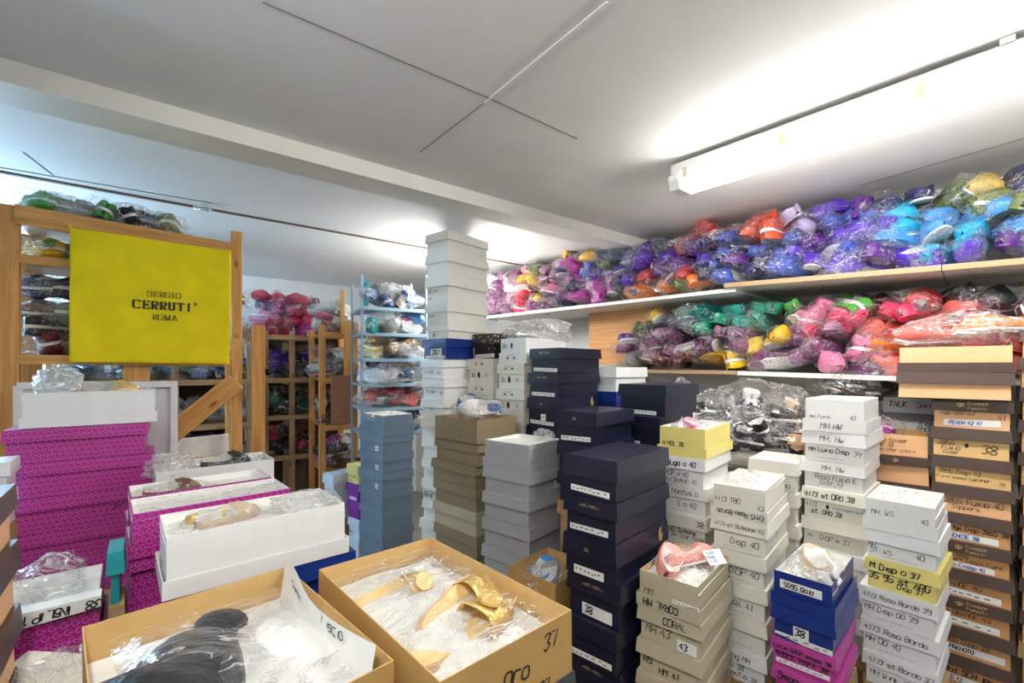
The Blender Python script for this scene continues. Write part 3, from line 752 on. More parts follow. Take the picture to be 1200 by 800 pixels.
def in_box(key, u, v, dz):
    """world point over the open box `key`: u along right face, v along left face (-1..1)"""
    c, rz, wL, wR, zt = TOPS[key]; x, y = u*wR/2, v*wL/2; LASTRZ[0] = rz
    return Vector((c.x+x*math.cos(rz)-y*math.sin(rz), c.y+x*math.sin(rz)+y*math.cos(rz), zt+dz))

# ------------------------------------------------------------------ stacks of boxes
T = lambda s, u=.12, v=.5, z=.022, f='L', p='b', k='t', m=ink: (k, f, p, u, v, z, s, m)
S = lambda u=.1, v=.25, w_=.12, h_=.016, f='L', p='b', txt=None, m=paper, tm=ink: ('s', f, p, u, v, w_, h_, m, txt, tm)
NB = lambda: ('p', 'L', 'l', .32, .55, .0075, 'ANDREA MORELLI', gold_p)
NC = lambda: ('c', 'L', 'l', .48, .5, .009, gold_p)
EM = ('e', 'R', 'l', .82, .5, .018)
tiny = ('p', 'L', 'b', .25, .18, .004, 'size color article made in italy')
# tall white stack
stack('tall white stack', 'the tall cream-white stack', 525, 2.34, -51, .178, .31, [268.6, 294, 320, 353, 380, 396, 420],
 [('cream', 'c'), ('cream', 'c'), ('cream', 'c', [T('38 5 39', .1, .75, .02), T('MH', .12, .3, .018)]), ('cream', 'c', [T('Lusso', .1, .8, .02)]),
  ('cream', 'c', [T('N', .28, .5, .028, k='T')]), ('blue', 'c', [S(.32, .5, .085, .04, txt='2357'), S(.1, .1, .15, .014)], dict(wL=.185, wR=.22, oR=-.012))], carton=False)
tw = []
ysw = [420, 444, 468, 493, 516.5, 541, 566, 591, 615, 640]
tx = [[T('5 Viola', .15, .6, .022), T('40', .7, .5, .02)], [T('5 Viola', .15, .6, .022), T('40', .75, .5, .02)], [T('79', .35, .85, .02)], [], [], [T('1 2 3 4', .2, .5, .02)], [T('Viola-bea', .1, .7, .02), T('Bordo', .1, .4, .026, k='T')], [], []]
stack('lower tall stack', 'the white stack under the royal blue box', 520, 2.34, -51, .18, .31, ysw, [('white' if i < 2 else 'cream', 'c', tx[i], dict(oL=random.uniform(-.008, .008))) for i in range(9)])
# blue-grey stack
ysb = [487.5, 511, 533, 555.5, 578, 600, 623, 646, 669]
stack('blue-grey stack', 'the blue-grey stack beside the blue rack', 448, 2.6, -45, .28, .21, ysb,
 [('steel', 'u' if i == 0 else 'c', [T(s_, .2, .5, .026, m=print_m)]+([S(.66, .4, .04, .03)] if i in (1, 2, 3) else [('r', 'L', 'b', .72, .35, .03, red_p)] if i == 6 else [])) for i, s_ in enumerate(['X 36', 'B 37', '38 38', 'Bea', 'Sm 38', 'No', 'N 35', 'Bea'])])
crumple('plastic_bag', in_box('blue-grey stack', .1, 0, -.045), (.26, .15, .06), 5, film2, 'flat clear plastic bag lying in the top blue-grey box')
# pale box, yellow and purple boxes
stack('pale box', 'the pair left of the yellow box', 391, 2.95, -52, .13, .3, [557, 583, 610], [('bluewhite', 'c', [T('3.4 38', .1, .4, .022)]), ('bluewhite', 'c')])
stack('yellow purple', 'the narrow stack left of the blue-grey boxes', 420, 2.9, -50, .135, .24, [546, 568, 590, 610, 633, 655],
 [('yellow', 'c', [T('SELF OMBRA', .1, .6, .018), T('N 38', .15, .2, .018)]), ('purple', 'c', [S(.2, .3, .08, .02)]), ('purple', 'c'), ('bluewhite', 'c', [T('Sorma 7', .05, .5, .02)]), ('bluewhite', 'c', [T('38', .5, .4, .02)])])
# olive kraft stack
stack('olive stack', 'the olive-brown stack with blue slippers on top', 559, 1.98, -47, .31, .22, [492, 520, 548, 574, 602, 631, 660, 690],
 [('olive', 'o', [T('4.5', .6, .3, .018)], dict(oL=-.012, oR=-.012, wR=.245, wL=.30))]+[('olive' if i < 3 else 'beige' if i == 3 else 'olive', 'c', [], dict(oL=random.uniform(-.004, .012))) for i in range(6)])
sheet('tissue_paper', 'olive stack', .02, .05, .02, tissue, 'white tissue paper in the top olive-brown box', 'tissue', 2)
crumple('slipper_bag', in_box('olive stack', .0, -.1, -.04), (.21, .26, .14), 7, film, 'clear bag with blue slippers and tan sole in olive box', 'slippers', R(40), inside=[('s0', 'denim', (0, .05, .075), .5, .4, .85, tan_sole), ('s1', 'white', (0, -.04, .075), 2.6, -1.2, .85, tan_sole), ('s2', 'denim', (.03, -.02, .05), 1.9, .3, .8)])
# silver stack
stack('silver stack', 'the silver-grey stack in the centre', 620.6, 1.68, -50, .24, .23, [522.5, 556, 588, 620, 655, 691, 727],
 [('silver', 'u', [], dict(lh=.033)), ('silver', 'c', [S(.72, .5, .045, .028, f='R')], dict(oR=-.004)), ('silver', 'c', [], dict(oR=-.006)), ('silver', 'c'), ('silver', 'c', [T('MOROSINI', .15, .5, .028, 'R', 'l', 'T')]), ('silver', 'c')])
sheet('tissue_paper', 'silver stack', .006, .014, .012, tissue, 'cream tissue paper filling the top silver box', 'tissue', 4)
crumple('plastic_bag', in_box('silver stack', .75, -.35, -.012), (.05, .11, .05), 9, film2, 'small twist of clear plastic on the top silver box', rot=R(50))
# front navy stack
nv = [541, 591, 641, 690, 743, 796, 849]
stack('front navy stack', 'the front navy stack in the centre', 722, 1.226, -46, .178, .318, nv,
 [('navy', 'c', [S(.12, .35, .13, .017)], dict(lh=.058)), ('navy', 'c', [NB(), S(.1, .28, .13, .017)]), ('navy', 'c', [NC(), S(.2, .25, .1, .024), EM], dict(oR=-.004, lh=.062)),
  ('navy', 'c', [NB(), S(.28, .3, .1, .034, txt='38')], dict(oR=.012, oL=-.003)), ('navy', 'c', [S(.1, .2, .14, .017)], dict(oR=.004)), ('navy', 'c', [NB()], dict(oR=.02))])
# beige stack with coral shoes
stack('beige stack', 'the beige stack holding coral shoes on top', 821, 1.15, -49, .172, .28, [690, 734, 776, 817, 858],
 [('beige', 'u', [('f', 'L', 'l', .12, .5, .024, 'CORAL MH'), T('MM', .12, .12, .02), S(.58, .04, .07, .012)], dict(lh=.035, wR=.27)),
  ('beige', 'c', [T('CORAL', .42, .5, .024, p='l'), T('MH 43', .12, .6, .026), S(.62, .3, .05, .03, txt='43')], dict(oR=.004)),
  ('beige', 'c', [T('NS', .1, .7, .024, k='T'), T('HM 41', .35, .35, .022, k='T')]), ('beige', 'c', [T('HH', .3, .6, .02)])])
sheet('tissue_paper', 'beige stack', .006, .02, .014, tissue, 'white tissue paper under the coral shoes', 'tissue', 6)
crumple('shoe_bag', in_box('beige stack', -.05, .1, -.03), (.25, .15, .06), 12, film, 'clear bag with a pair of coral pink shoes', 'shoes', None, inside=[('s0', 'salmon', (-.03, .035, .012), .25, .5, .8), ('s1', 'salmon', (.04, -.02, .015), -.45, -.5, .75)])
lab = link('handwritten_tag', mesh('handwritten_tag', [(0, 0, 0), (.055, 0, .0), (.06, .045, .012), (.0, .045, .012)], [(0, 1, 2, 3)], paper), None, in_box('beige stack', .1, -.72, .002), (.35, 0, R(15)))
tag(lab, 'small white handwritten paper tag beside the coral shoes', 'tag')
for q, tt in enumerate(('Scala', 'Rosa', 'n 40')): lettering(lab, tt, .009, (.006, .032-q*.013, .0095-q*.0035), (1, 0, 0), (0, .966, .258), inkb, 'handwriting', .14)
# yellow-topped white stack
stack('yellow-topped stack', 'the white stack with a yellow open box on top', 827, 1.53, -48, .172, .29, [503.6, 539, 574, 609, 646, 682, 718],
 [('yellow', 'u', [T('N MOL 38', .1, .12, .018, k='T')], dict(lh=.034)), ('white', 'c', [T('Hugo # 40', .25, .5, .022, p='l', k='T'), T('AOP N 40', .2, .68, .02), T('oto Salmon 40', .15, .3, .018)]),
  ('white', 'c', [T('Nantys #', .3, .5, .022, p='l'), T('5 # 40', .4, .6, .022), tiny]), ('ivory', 'c', [T('38', .8, .5, .022, p='l'), T('4120 Salmone', .15, .8, .018, k='T'), T('RW GH Star/Gold', .12, .5, .018), T('#', .7, .18, .02)]), ('ivory', 'c'), ('ivory', 'c')])
sheet('tissue_paper', 'yellow-topped stack', .008, .03, .012, tissue, 'white tissue paper in the yellow open box', 'tissue', 8)
crumple('plastic_bag', in_box('yellow-topped stack', -.1, .2, -.03), (.16, .12, .05), 15, film2, 'clear bag with a pale pink shoe in the yellow box', 'shoe', inside=[('s2', 'pink', (0, 0, .01), .4, .3, .55)])
# stack marked 4173 T30
yi = [576, 615, 655, 694, 733, 773, 812]
stack('ivory stack', 'the ivory stack with crumpled film on top', 898, 1.32, -48, .158, .29, yi,
 [('ivory', 'u', [T('4173 TBO', .06, .3, .019), T('42', .82, .12, .017), ('f', 'L', 'l', .12, .5, .02, 'EMIS Rosa Bordo')], dict(lh=.033)),
  ('ivory', 'c', [T('4173 st Salmone 40', .08, .5, .017, p='l'), T('Disp 40', .35, .5, .024), tiny, T('38', .45, .8, .02, 'R'), T('4177', .45, .5, .014, 'R')]), ('ivory', 'c', [T('DISP 40', .35, .65, .024), tiny], dict(oL=.003)),
  ('ivory', 'c', [T('RA 41', .4, .6, .024), tiny]), ('ivory', 'c', [tiny]), ('white', 'c', [T('Fjong MH', .2, .5, .02, p='l'), T('RIVA 38', .2, .7, .018), T('Lapatia 38', .25, .3, .018)])])
sheet('tissue_paper', 'ivory stack', .006, .012, .014, tissue, 'white tissue paper heaped in the top ivory box', 'tissue', 10)
crumple('plastic_bag', in_box('ivory stack', -.15, .25, -.01), (.17, .1, .035), 17, film2, 'crumpled clear film on the top ivory box')
# white stack marked MH HW
stack('white handwritten stack', 'the white handwritten stack under the lower shelf', 1014, 1.52, -43, .185, .29, [469.5, 510, 547, 581, 618, 655, 692, 730, 770],
 [('white', 'u', [T('mo Fuxia', .12, .15, .016), T('40', .75, .15, .017), T('MN HW', .3, .5, .024, p='l')], dict(lh=.043)),
  ('white', 'c', [T('MH. Nw', .3, .5, .024, p='l'), T('MH Luxia Disp', .1, .65, .019, k='T'), T('39', .82, .6, .02), tiny]),
  ('white', 'c', [T('MH. Nw', .35, .5, .022, p='l'), T('Rosa Fuxia E', .22, .72, .02), T('Color 43', .3, .38, .017), tiny], dict(oL=.004, oR=.004)),
  ('ivory', 'c', [T('4173 st ORO 38', .05, .5, .021, p='l', k='T'), T('4173', .06, .72, .018), T('champagne Gold', .5, .72, .014, m=inkb), ('d', 'L', 'b', .42, .7, .008, ink), T('st. ORO 38', .15, .35, .019, k='T')]),
  ('ivory', 'c', [T('DISP m 37', .3, .6, .02), T('MH', .1, .6, .013), tiny]), ('white', 'c'), ('white', 'c'), ('white', 'c')])
sheet('tissue_paper', 'white handwritten stack', .008, .012, .012, tissue, 'pinkish white tissue in the top box under the lower shelf', 'tissue', 11)
# near white stack
stack('near white stack', 'the nearest white handwritten stack at right', 1100, 1.2, -41, .160, .235, [597, 636, 673.5, 710, 752.5, 792, 832],
 [('white', 'u', [T('MH. WS', .12, .3, .016), T('40', .78, .2, .015)], dict(lh=.035)), ('white', 'c', [T('MH', .05, .75, .016), T('ST. WS', .08, .45, .016), T('40', .7, .6, .018), tiny]),
  ('yellow', 'c', [T('M Disp # 37', .08, .5, .02, p='l', k='T'), T('35 95 st ARG', .06, .7, .022, k='T'), T('Disp 37', .45, .35, .016, k='T')]),
  ('white', 'c', [T('4173 Rosa Bordo 39', .06, .5, .018, p='l'), T('MH Disp 00 39', .08, .65, .018), tiny], dict(oR=-.005, wL=.17)),
  ('white', 'c', [T('4173 Rosa Bordo', .06, .5, .018, p='l'), T('MH 00 40', .08, .65, .019), tiny], dict(oR=-.005, wL=.17)),
  ('white', 'c', [T('4173 st Bordo 37', .08, .5, .018, p='l'), T('MH Wink 75', .1, .6, .018)], dict(oR=-.005))])
sheet('tissue_paper', 'near white stack', .006, .03, .01, tissue, 'white tissue in the nearest open white box', 'tissue', 12)
crumple('plastic_bag', in_box('near white stack', 0, 0, -.03), (.17, .12, .04), 19, film2, 'crinkled clear bag in the nearest open white box')
# blue / pink stack
stack('royal blue stack', 'the royal blue and pink stack at front right', 980, 1.12, -44, .145, .27, [689, 731, 773, 806, 840],
 [('blue', 'u', [S(.15, .45, .095, .022, txt='5595 Gold')], dict(lh=.033, inner=inner_w)), ('blue', 'c', [S(.35, .55, .035, .03, txt='38'), S(.05, .12, .13, .014)]),
  ('pink', 'c', [T('Latim DROP stamp 38', .05, .45, .021, p='l', k='T'), T('Black RAFA 38', .08, .7, .018, k='T'), S(.08, .2, .12, .012)]), ('pink', 'c', [T('Smog', .1, .5, .022, p='l', k='T')], dict(oR=-.012, oL=-.004))])
sheet('tissue_paper', 'royal blue stack', .008, .025, .014, tissue, 'white tissue in the open royal blue box', 'tissue', 14)
crumple('slipper_bag', in_box('royal blue stack', 0, 0, -.03), (.21, .12, .05), 21, film2, 'milky bag with cream slippers in the open royal blue box', 'slippers', inside=[('s0', 'beige', (.01, .01, .012), .2, .3, .72), ('s1', 'white', (.0, -.02, .012), .5, -.4, .7)])
# brown stack at right
bx = lambda *t, **k: ('tan', 'c', list(t), dict(lid='brownlid', **k))
bt = lambda c_, *t, **k: (c_, 'c', list(t), dict(lid='brownlid', **k))
GL = [('g', 'L', 'l', .36, .55, .011), ('p', 'L', 'l', .46, .72, .010, 'Giuseppe', gold_p), ('p', 'L', 'l', .46, .3, .010, 'Piemonti', gold_p)]
yr = [470, 506, 542, 577, 612, 647, 682, 717, 753, 789, 825]
stack('brown stack', 'the tan and dark brown stack at right', 1188, 1.5, -43, .2, .3, yr,
 [bx(*GL, T('Alge 1255 nut', .12, .85, .014), T('41', .82, .7, .02), S(.16, .28, .14, .022, txt='PEACH 42 41', tm=inkb)),
  bt('tan2', T('3855', .1, .8, .02), T('Fuxia', .14, .5, .02), T('Kaiser', .16, .22, .014), T('38', .64, .5, .034), ('d', 'L', 'b', .46, .68, .008, ink)),
  bt('tan2', T('3895 Disp 43', .08, .75, .018), T('Fuxia Gomma Leather', .06, .4, .014), T('39', .82, .3, .014)),
  bx(T('3855 Fuxia 40', .15, .7, .022), T('Slippers', .25, .35, .018)), bt('tan3', T('arredge Disp 3855 38', .06, .78, .018, k='T'), S(.08, .3, .15, .022, txt='TORCHESE 38', tm=inkb)),
  bt('tan3', *GL, T('3855 Smog', .15, .85, .014), T('Mt Desert Gibson Eight', .06, .55, .015), S(.1, .22, .14, .02, txt='Scadi Ciliega 40', tm=inkb)),
  bt('tan3', T('ORANGE 40', .12, .75, .022), S(.1, .3, .15, .022)), bt('tan3', *GL, T('oin ORANGE 43', .1, .75, .02), S(.1, .28, .15, .022)),
  bt('tan3', T('3855 Disp 38', .12, .78, .02), S(.15, .35, .15, .024, txt='PRENOTO')), bt('tan3', T('Hot SCH lesson', .15, .7, .024, k='T'), S(.12, .25, .1, .02, txt='RED 42'))], lhf=.4)
stack('top brown pair', 'the pair set crosswise on the brown stack', 1189, 1.48, -47, .295, .22, [404, 436.5, 469.5],
 [('tan', 'u', [], dict(lid='brownlid', lh=.034)), ('tan', 'c', [], dict(lid='brownlid', lh=.04))], carton=False)
stack('edge brown stack', 'the brown stack cut off by the right edge', 1254, 1.47, -43, .11, .28, [385, 418, 455, 495, 535, 575, 612, 650, 690, 730, 770],
 [bt('tan2' if i % 3 else 'tan') for i in range(10)], lhf=.4)
# behind: grey boxes, peach tilted boxes
stack('sandro boxes', 'the grey pair beside the brown stack', 1120, 1.85, -44, .24, .28, [464, 487, 510], [('greycard', 'c', [T('TALK', .1, .55, .03, k='T'), T('Sandro', .48, .55, .03, m=inkb)], dict(lid='darkgrey', lh=.012)), ('greycard', 'c', [T('Elena', .55, .7, .024), T('Andrea', .5, .3, .026)], dict(lid='darkgrey', lh=.026))], carton=False)
stack('peach boxes', 'between the white handwritten stack and brown stack', 1091, 1.66, -48, .20, .24, [512, 549, 586, 622, 660],
 [('tan', 'u', [T('Fuxia Kaiser', .15, .72, .018), T('DUP 38', .2, .48, .018), T('oak with other colours', .08, .25, .013), ('g', 'L', 'l', .5, .5, .009)], dict(lid='brownlid', lh=.036, dA=-3)), ('tan', 'u', [], dict(lid='brownlid')), ('tan', 'c', [], dict(lid='brownlid')), ('tan', 'c', [], dict(lid='brownlid'))])
crumple('slipper_bag', in_box('peach boxes', -.2, .35, -.03), (.16, .13, .09), 23, film, 'clear bag with a fuchsia slipper in a peach box', 'slipper', inside=[('s0', 'magenta', (0, 0, .02), .3, .2, .55)])
# navy stacks in the middle
stack('middle navy stack', 'the middle navy stack beside the white boxes', 654, 2.04, -46, .185, .33, [407, 436.5, 466.5, 501, 530, 560],
 [('navy', 'c', [NB(), S(.1, .2, .14, .017)], dict(oL=-.01, oR=.008)), ('navy', 'c', [NB(), S(.1, .2, .14, .017)]), ('navy', 'c', [NC(), S(.08, .2, .14, .017), S(.42, .5, .03, .03), EM]), ('navy', 'c', [], dict(oL=.01)), ('navy', 'c')])
stack('short navy stack', 'the short navy stack behind the silver boxes', 700, 1.6, -46, .178, .27, [484, 523, 560, 597], [('navy', 'c', [NC(), S(.1, .2, .13, .017)]), ('navy', 'c', [S(.4, .6, .1, .014)]), ('navy', 'c')])
stack('right navy stack', 'the navy stack left of the yellow box', 780, 1.77, -46, .212, .31, [451, 489, 527, 565, 603], [('navy', 'c', [S(.18, .16, .13, .016)], dict(lh=.047)), ('navy', 'c', [NC(), S(.1, .2, .1, .017), ('e', 'R', 'l', .6, .5, .017)], dict(oL=.004, oR=-.028)), ('navy', 'c'), ('navy', 'c')])
# white stacks behind
fl = [('r', 'L', 'l', .3, .4, .018, red_p), ('r', 'L', 'l', .55, .4, .018, green_p), ('p', 'L', 'l', .3, .75, .008, 'made italia')]
wt = [T('8o', .12, .6, .03), ('d', 'L', 'b', .42, .6, .017, ink), T('42', .65, .6, .02)]
stack('white flag stack', 'the white stack with flag prints beside navy boxes', 614, 2.2, -46, .19, .32, [395, 425.5, 456, 487, 517, 547], [('white', 'u', [T('8o', .1, .5, .03), ('d', 'L', 'b', .45, .5, .014, ink)]+fl, dict(oL=-.012, oR=.0)), ('ivory', 'c', wt+fl), ('ivory', 'c', wt+fl), ('ivory', 'c', wt), ('ivory', 'c')])
stack('short flag stack', 'the white stack under the black dotted box', 578, 2.34, -47, .19, .30, [420, 450, 480, 510, 540], [('ivory', 'c', wt+fl), ('ivory', 'c', wt+fl), ('ivory', 'c'), ('ivory', 'c')])
crumple('plastic_bag', in_box('white flag stack', .35, 0, -.03), (.36, .22, .15), 25, film3, 'large grey translucent bag on the white flag-print box', rot=.2)
# dotted box
g = NT('polka_dot_card'); b = g.n('ShaderNodeBsdfPrincipled'); g.l(b.outputs[0], g.out.inputs[0]); b.inputs['Roughness'].default_value = .35
tc = g.n('ShaderNodeTexCoord'); vo = g.n('ShaderNodeTexVoronoi'); vo.inputs['Scale'].default_value = 45; vo.inputs['Randomness'].default_value = .45; g.l(tc.outputs['Object'], vo.inputs['Vector'])
rp = g.n('ShaderNodeValToRGB'); rp.color_ramp.interpolation = 'CONSTANT'; rp.color_ramp.elements[0].color = (.6, .5, .36, 1); rp.color_ramp.elements[1].color = (.025, .017, .013, 1); rp.color_ramp.elements[1].position = .25
g.l(vo.outputs['Distance'], rp.inputs[0]); g.l(rp.outputs[0], b.inputs['Base Color']); CARD['black'] = g.m
stack('dotted box', 'with beige dots, left of the white flag boxes', 578, 2.36, -47, .165, .29, [390, 419.5], [('black', 'c', [S(.1, .1, .15, .02)])], carton=False)
stack('back white box', 'behind the middle navy stack under the slipper heap', 722, 2.25, -45, .13, .30, [430, 459, 486, 515], [('white', 'c'), ('blue', 'c'), ('white', 'c')])
for o in bpy.data.objects:
    if o.get('group') == 'back white box' and 'royal' in o['label']: o['label'] = 'royal blue shoebox glimpsed between the two navy stacks'
stack('back plain box', 'behind the right navy stack below the lower shelf', 808, 2.13, -45, .15, .28, [476, 508, 540], [('white', 'o', [], {}), ('white', 'c')])
crumple('plastic_bag', in_box('back plain box', .0, .3, -.06), (.17, .16, .19), 27, film, 'puffed clear bag with a red item behind the navy box', inside=[('s1', 'red', (-.03, .05, .06), 1.2, .3, .45)])
# small kraft box between silver and navy
stack('small kraft box', 'between the silver and front navy stacks', 650, 1.42, -47, .2, .215, [684, 712, 745], [('kraft', 'o'), ('kraft', 'c')])
crumple('slipper_bag', in_box('small kraft box', -.2, 0, -.06), (.2, .15, .075), 29, film, 'clear bag with pale blue slippers in the small kraft box', 'slippers', inside=[('s0', 'skyblue', (0, .02, .02), .2, .4, .75), ('s1', 'grey', (0, -.03, .02), .6, -.3, .7)])
stack('hidden ivory stack', 'behind the ivory stack marked with 39', 935, 1.62, -46, .16, .2, [543, 580, 617, 654, 690], [('cream', 'c', [T('39 Ancona', .15, .4, .024)]), ('cream', 'c'), ('cream', 'c'), ('cream', 'c')])
stack('tan sliver box', 'behind the white handwritten stack beside black bags', 957, 1.87, -44, .1, .25, [512, 540, 570], [('tan3', 'c'), ('tan3', 'c')])
# bags under the lower shelf
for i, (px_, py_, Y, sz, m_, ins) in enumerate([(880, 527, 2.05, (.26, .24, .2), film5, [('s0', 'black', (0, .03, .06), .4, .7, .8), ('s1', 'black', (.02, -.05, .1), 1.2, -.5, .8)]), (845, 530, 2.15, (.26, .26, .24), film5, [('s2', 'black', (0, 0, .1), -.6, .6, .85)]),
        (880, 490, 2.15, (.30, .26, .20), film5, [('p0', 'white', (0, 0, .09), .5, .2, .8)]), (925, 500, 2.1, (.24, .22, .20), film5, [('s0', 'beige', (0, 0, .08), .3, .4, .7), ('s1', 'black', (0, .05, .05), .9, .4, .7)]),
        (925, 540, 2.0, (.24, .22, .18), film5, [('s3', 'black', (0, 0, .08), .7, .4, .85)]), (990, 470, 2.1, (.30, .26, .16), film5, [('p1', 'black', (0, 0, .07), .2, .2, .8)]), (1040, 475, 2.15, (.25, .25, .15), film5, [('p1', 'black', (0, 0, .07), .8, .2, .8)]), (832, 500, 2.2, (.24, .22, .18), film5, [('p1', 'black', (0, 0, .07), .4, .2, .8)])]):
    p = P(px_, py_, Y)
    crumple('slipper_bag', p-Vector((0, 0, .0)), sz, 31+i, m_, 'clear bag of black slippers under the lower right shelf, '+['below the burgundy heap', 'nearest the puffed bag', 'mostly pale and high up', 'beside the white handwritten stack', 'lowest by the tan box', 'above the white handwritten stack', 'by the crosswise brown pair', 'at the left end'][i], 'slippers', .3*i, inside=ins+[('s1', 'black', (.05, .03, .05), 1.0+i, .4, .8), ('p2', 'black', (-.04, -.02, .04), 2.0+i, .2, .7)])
sp = N*(2.62)
low = board('shelf_board', sval(1230), sval(760), P(0, 556, 2.15).z, P(0, 556, 2.15).z, .02, .02, .55, under_board, 'bottom shelf board under the bags of black slippers')

# ------------------------------------------------------------------ foreground boxes
def place(key, desc, corner, L, wL, wR, zt, h, color, mode, texts=(), **kw):
    dL = Vector((math.sin(R(L)), math.cos(R(L)), 0)); dR = Vector((math.cos(R(L)), -math.sin(R(L)), 0))
    kw.setdefault('name', 'shoebox')
    o = shoebox(Vector((corner[0], corner[1], CZ+zt-h)), L, wL, wR, h, color, mode, texts=texts, label=desc, **kw)
    TOPS[key] = (Vector((corner[0], corner[1], CZ+zt))+dL*wL/2+dR*wR/2, -R(L), wL, wR, CZ+zt)
    return o
fx = [T('Coco', .08, .25, .03, 'R', k='t'), T('Oro', .42, .5, .036, 'R', k='t'), T('37', .74, .7, .03, 'R', k='t'), T('2.5.', .42, .18, .016, 'R', k='t'), T('37', .7, .05, .022, 'R', k='T')]
place('gold box', 'large open kraft box holding gold sandals in front centre', (-.097, .606), -42, .455, .27, -.42, .105, 'kraft', 'o', fx, inner=inner_k)
place('black box', 'large open kraft box with black shoe at the bottom left', (-.391, .431), -45, .43, .313, -.42, .11, 'kraft', 'o', inner=inner_k)
def under(key, n=1, color='purple', h=.11, desc=''):
    c, rz, wL, wR, zt = TOPS[key]; return c
for key, hh, colr, L, cx, cy, wL, wR, ds in (('gold box', .105, 'darkgrey', -42, -.095, .602, .455, .275, 'the open kraft box of gold sandals'), ('black box', .11, 'darkgrey', -45, -.391, .431, .43, .31, 'the open kraft box with a black shoe')):
    zt = -.42-hh-.001
    place(key+' lower', f'dark grey box with pale edge directly beneath {ds}', (cx, cy), L, wL, wR, zt, .11, colr, 'c')
    shoebox(Vector((cx, cy, 0)), L, wL, wR, CZ+zt-.111, 'carton', 'c', lh=.05, label=f'brown cardboard carton on the floor under {ds}', name='carton', cat='carton')
def dome(ax, ay, h): return lambda u, v: h*max(0, 1-(u*u*ax+v*v*ay))
sheet('tissue_paper', 'gold box', .004, .05, .02, tissue, 'white tissue paper lining the box of gold sandals', 'tissue', 20, fr=14, n=24, lift=dome(.8, .8, .02))
sheet('plastic_sheet', 'gold box', .012, .018, .022, film4, 'clear plastic film spread over the gold sandals', 'plastic', 22, fr=13, n=26, lift=dome(.9, .9, .012))
gold = mat('gold_leather', (.80, .55, .2), .33, .15, 120, .4, metal=.7)
MATS['slipper_gold'] = gold
def sandal(loc, yaw, roll, label, col, sc=1.0, pitch=0):
    """mule: contoured footbed, wide front band and a round disc ornament"""
    root = link('sandal', None, loc=loc, rot=(roll, pitch, yaw)); tag(root, label, 'sandal', 'gold sandals in the kraft box'); root.scale = (sc,)*3
    V, Fc = sole_mesh(.25, .088); link('sole', mesh('sole', V, Fc, mat('nude_sole', (.66, .42, .27), .4)), root)
    V, Fc = sole_mesh(.242, .08); link('insole', mesh('insole', [(x, y, z+.0095) for x, y, z in V], Fc, mat('gold_insole', (.78, .56, .25), .35)), root)
    n, k = 12, 5; V, Fc = [], []
    for i in range(n+1):
        a = math.pi*i/n
        for q in range(k):
            t = q/(k-1); x = .012+.062*t; hf = .046-.006*t; hg = .046-.014*t
            V.append((x+.004*math.sin(a*3), -math.cos(a)*hf, .007+math.sin(a)**.8*hg))
    for i in range(n):
        for q in range(k-1): b0_ = i*k+q; Fc.append((b0_, b0_+1, b0_+k+1, b0_+k))
    o = link('front_band', mesh('front_band', V, Fc, col, smooth=True), root); o.modifiers.new('thickness', 'SOLIDIFY').thickness = .003
    v, f = _cyl(.022, .006, 16); link('disc_ornament', mesh('disc_ornament', v, f, gold), root, (.045, -.012, .053), (.25, .1, 0))
    v, f = chamfer_box(.05, .05, .02, .006); link('heel', mesh('heel', v, f, mat('nude_sole', (.66, .42, .27), .4)), root, (-.085, 0, -.010))
    return root
sandal(in_box('gold box', .0, -.48, -.045), R(52), .0, 'gold strappy sandal lying near the front of the kraft box', gold)
sandal(in_box('gold box', .25, -.15, -.04), R(62), .9, 'gold strappy sandal turned on its side beneath plastic film', gold, .95)
sandal(in_box('gold box', -.15, .42, -.05), R(40), .5, 'gold sandal at the left of the kraft box', gold, .85)
# black shoe box
sheet('tissue_paper', 'black box', .004, .06, .02, tissue, 'white tissue paper lining the box with the black shoe', 'tissue', 24, fr=11, n=24, lift=lambda u, v: .035*max(0, 1-((u-.6)**2+(v+.1)**2)*1.2))
leather = mat('black_leather', (.018, .019, .022), .38, .2, 45, .5)
c0 = in_box('black box', -.42, -.06, -.078)
V, Fc = [], []; n, k = 14, 14
for i in range(n+1):
    s = i/n
    for j in range(k):
        a = 2*math.pi*j/k; q = 1+.16*mnoise.noise(Vector((s*5, math.cos(a)*1.6, math.sin(a)*1.6)))
        rr = (.03+.045*math.sin(math.pi*min(1, s*1.15+.08))**.8)*q
        V.append((-.15+s*.30, math.cos(a)*rr*1.25, math.sin(a)*rr*.75+.055+.012*math.sin(s*9)))
for i in range(n):
    for j in range(k): Fc.append((i*k+j, i*k+(j+1) % k, (i+1)*k+(j+1) % k, (i+1)*k+j))
Fc.append(tuple(reversed(range(k)))); Fc.append(tuple(range(n*k, n*k+k)))
root = link('leather_boot', None, loc=c0, rot=(0, 0, R(100))); tag(root, 'crumpled black leather boot under clear film at bottom left', 'boot')
link('shaft', mesh('shaft', V, Fc, leather, smooth=True), root)
V, Fc = sole_mesh(.25, .09); link('sole', mesh('sole', V, Fc, mat('black_sole', (.02, .02, .02), .6)), root, (.05, 0, .0))
sheet('plastic_sheet', 'black box', .03, .022, .02, film4, 'clear plastic film draped over the black boot', 'plastic', 26, fr=10, n=26, lift=lambda u, v: .03*max(0, 1-((u+.4)**2*1.5+v*v*1.2)))
c, rz, wL, wR, zt = TOPS['black box']
root = link('paper_sheet', None, loc=c, rot=(0, 0, rz)); tag(root, 'white handwritten paper strip standing along the kraft box edge', 'paper')
V = []
for i in range(13):
    s_ = i/12; x = wR/2-.012-.02*math.sin(s_*3.1); y = wL/2-.03-s_*(wL-.06)
    V += [(x-.012, y, -.06), (x+.004*math.sin(s_*9), y, .022+.012*math.sin(s_*5+.5))]
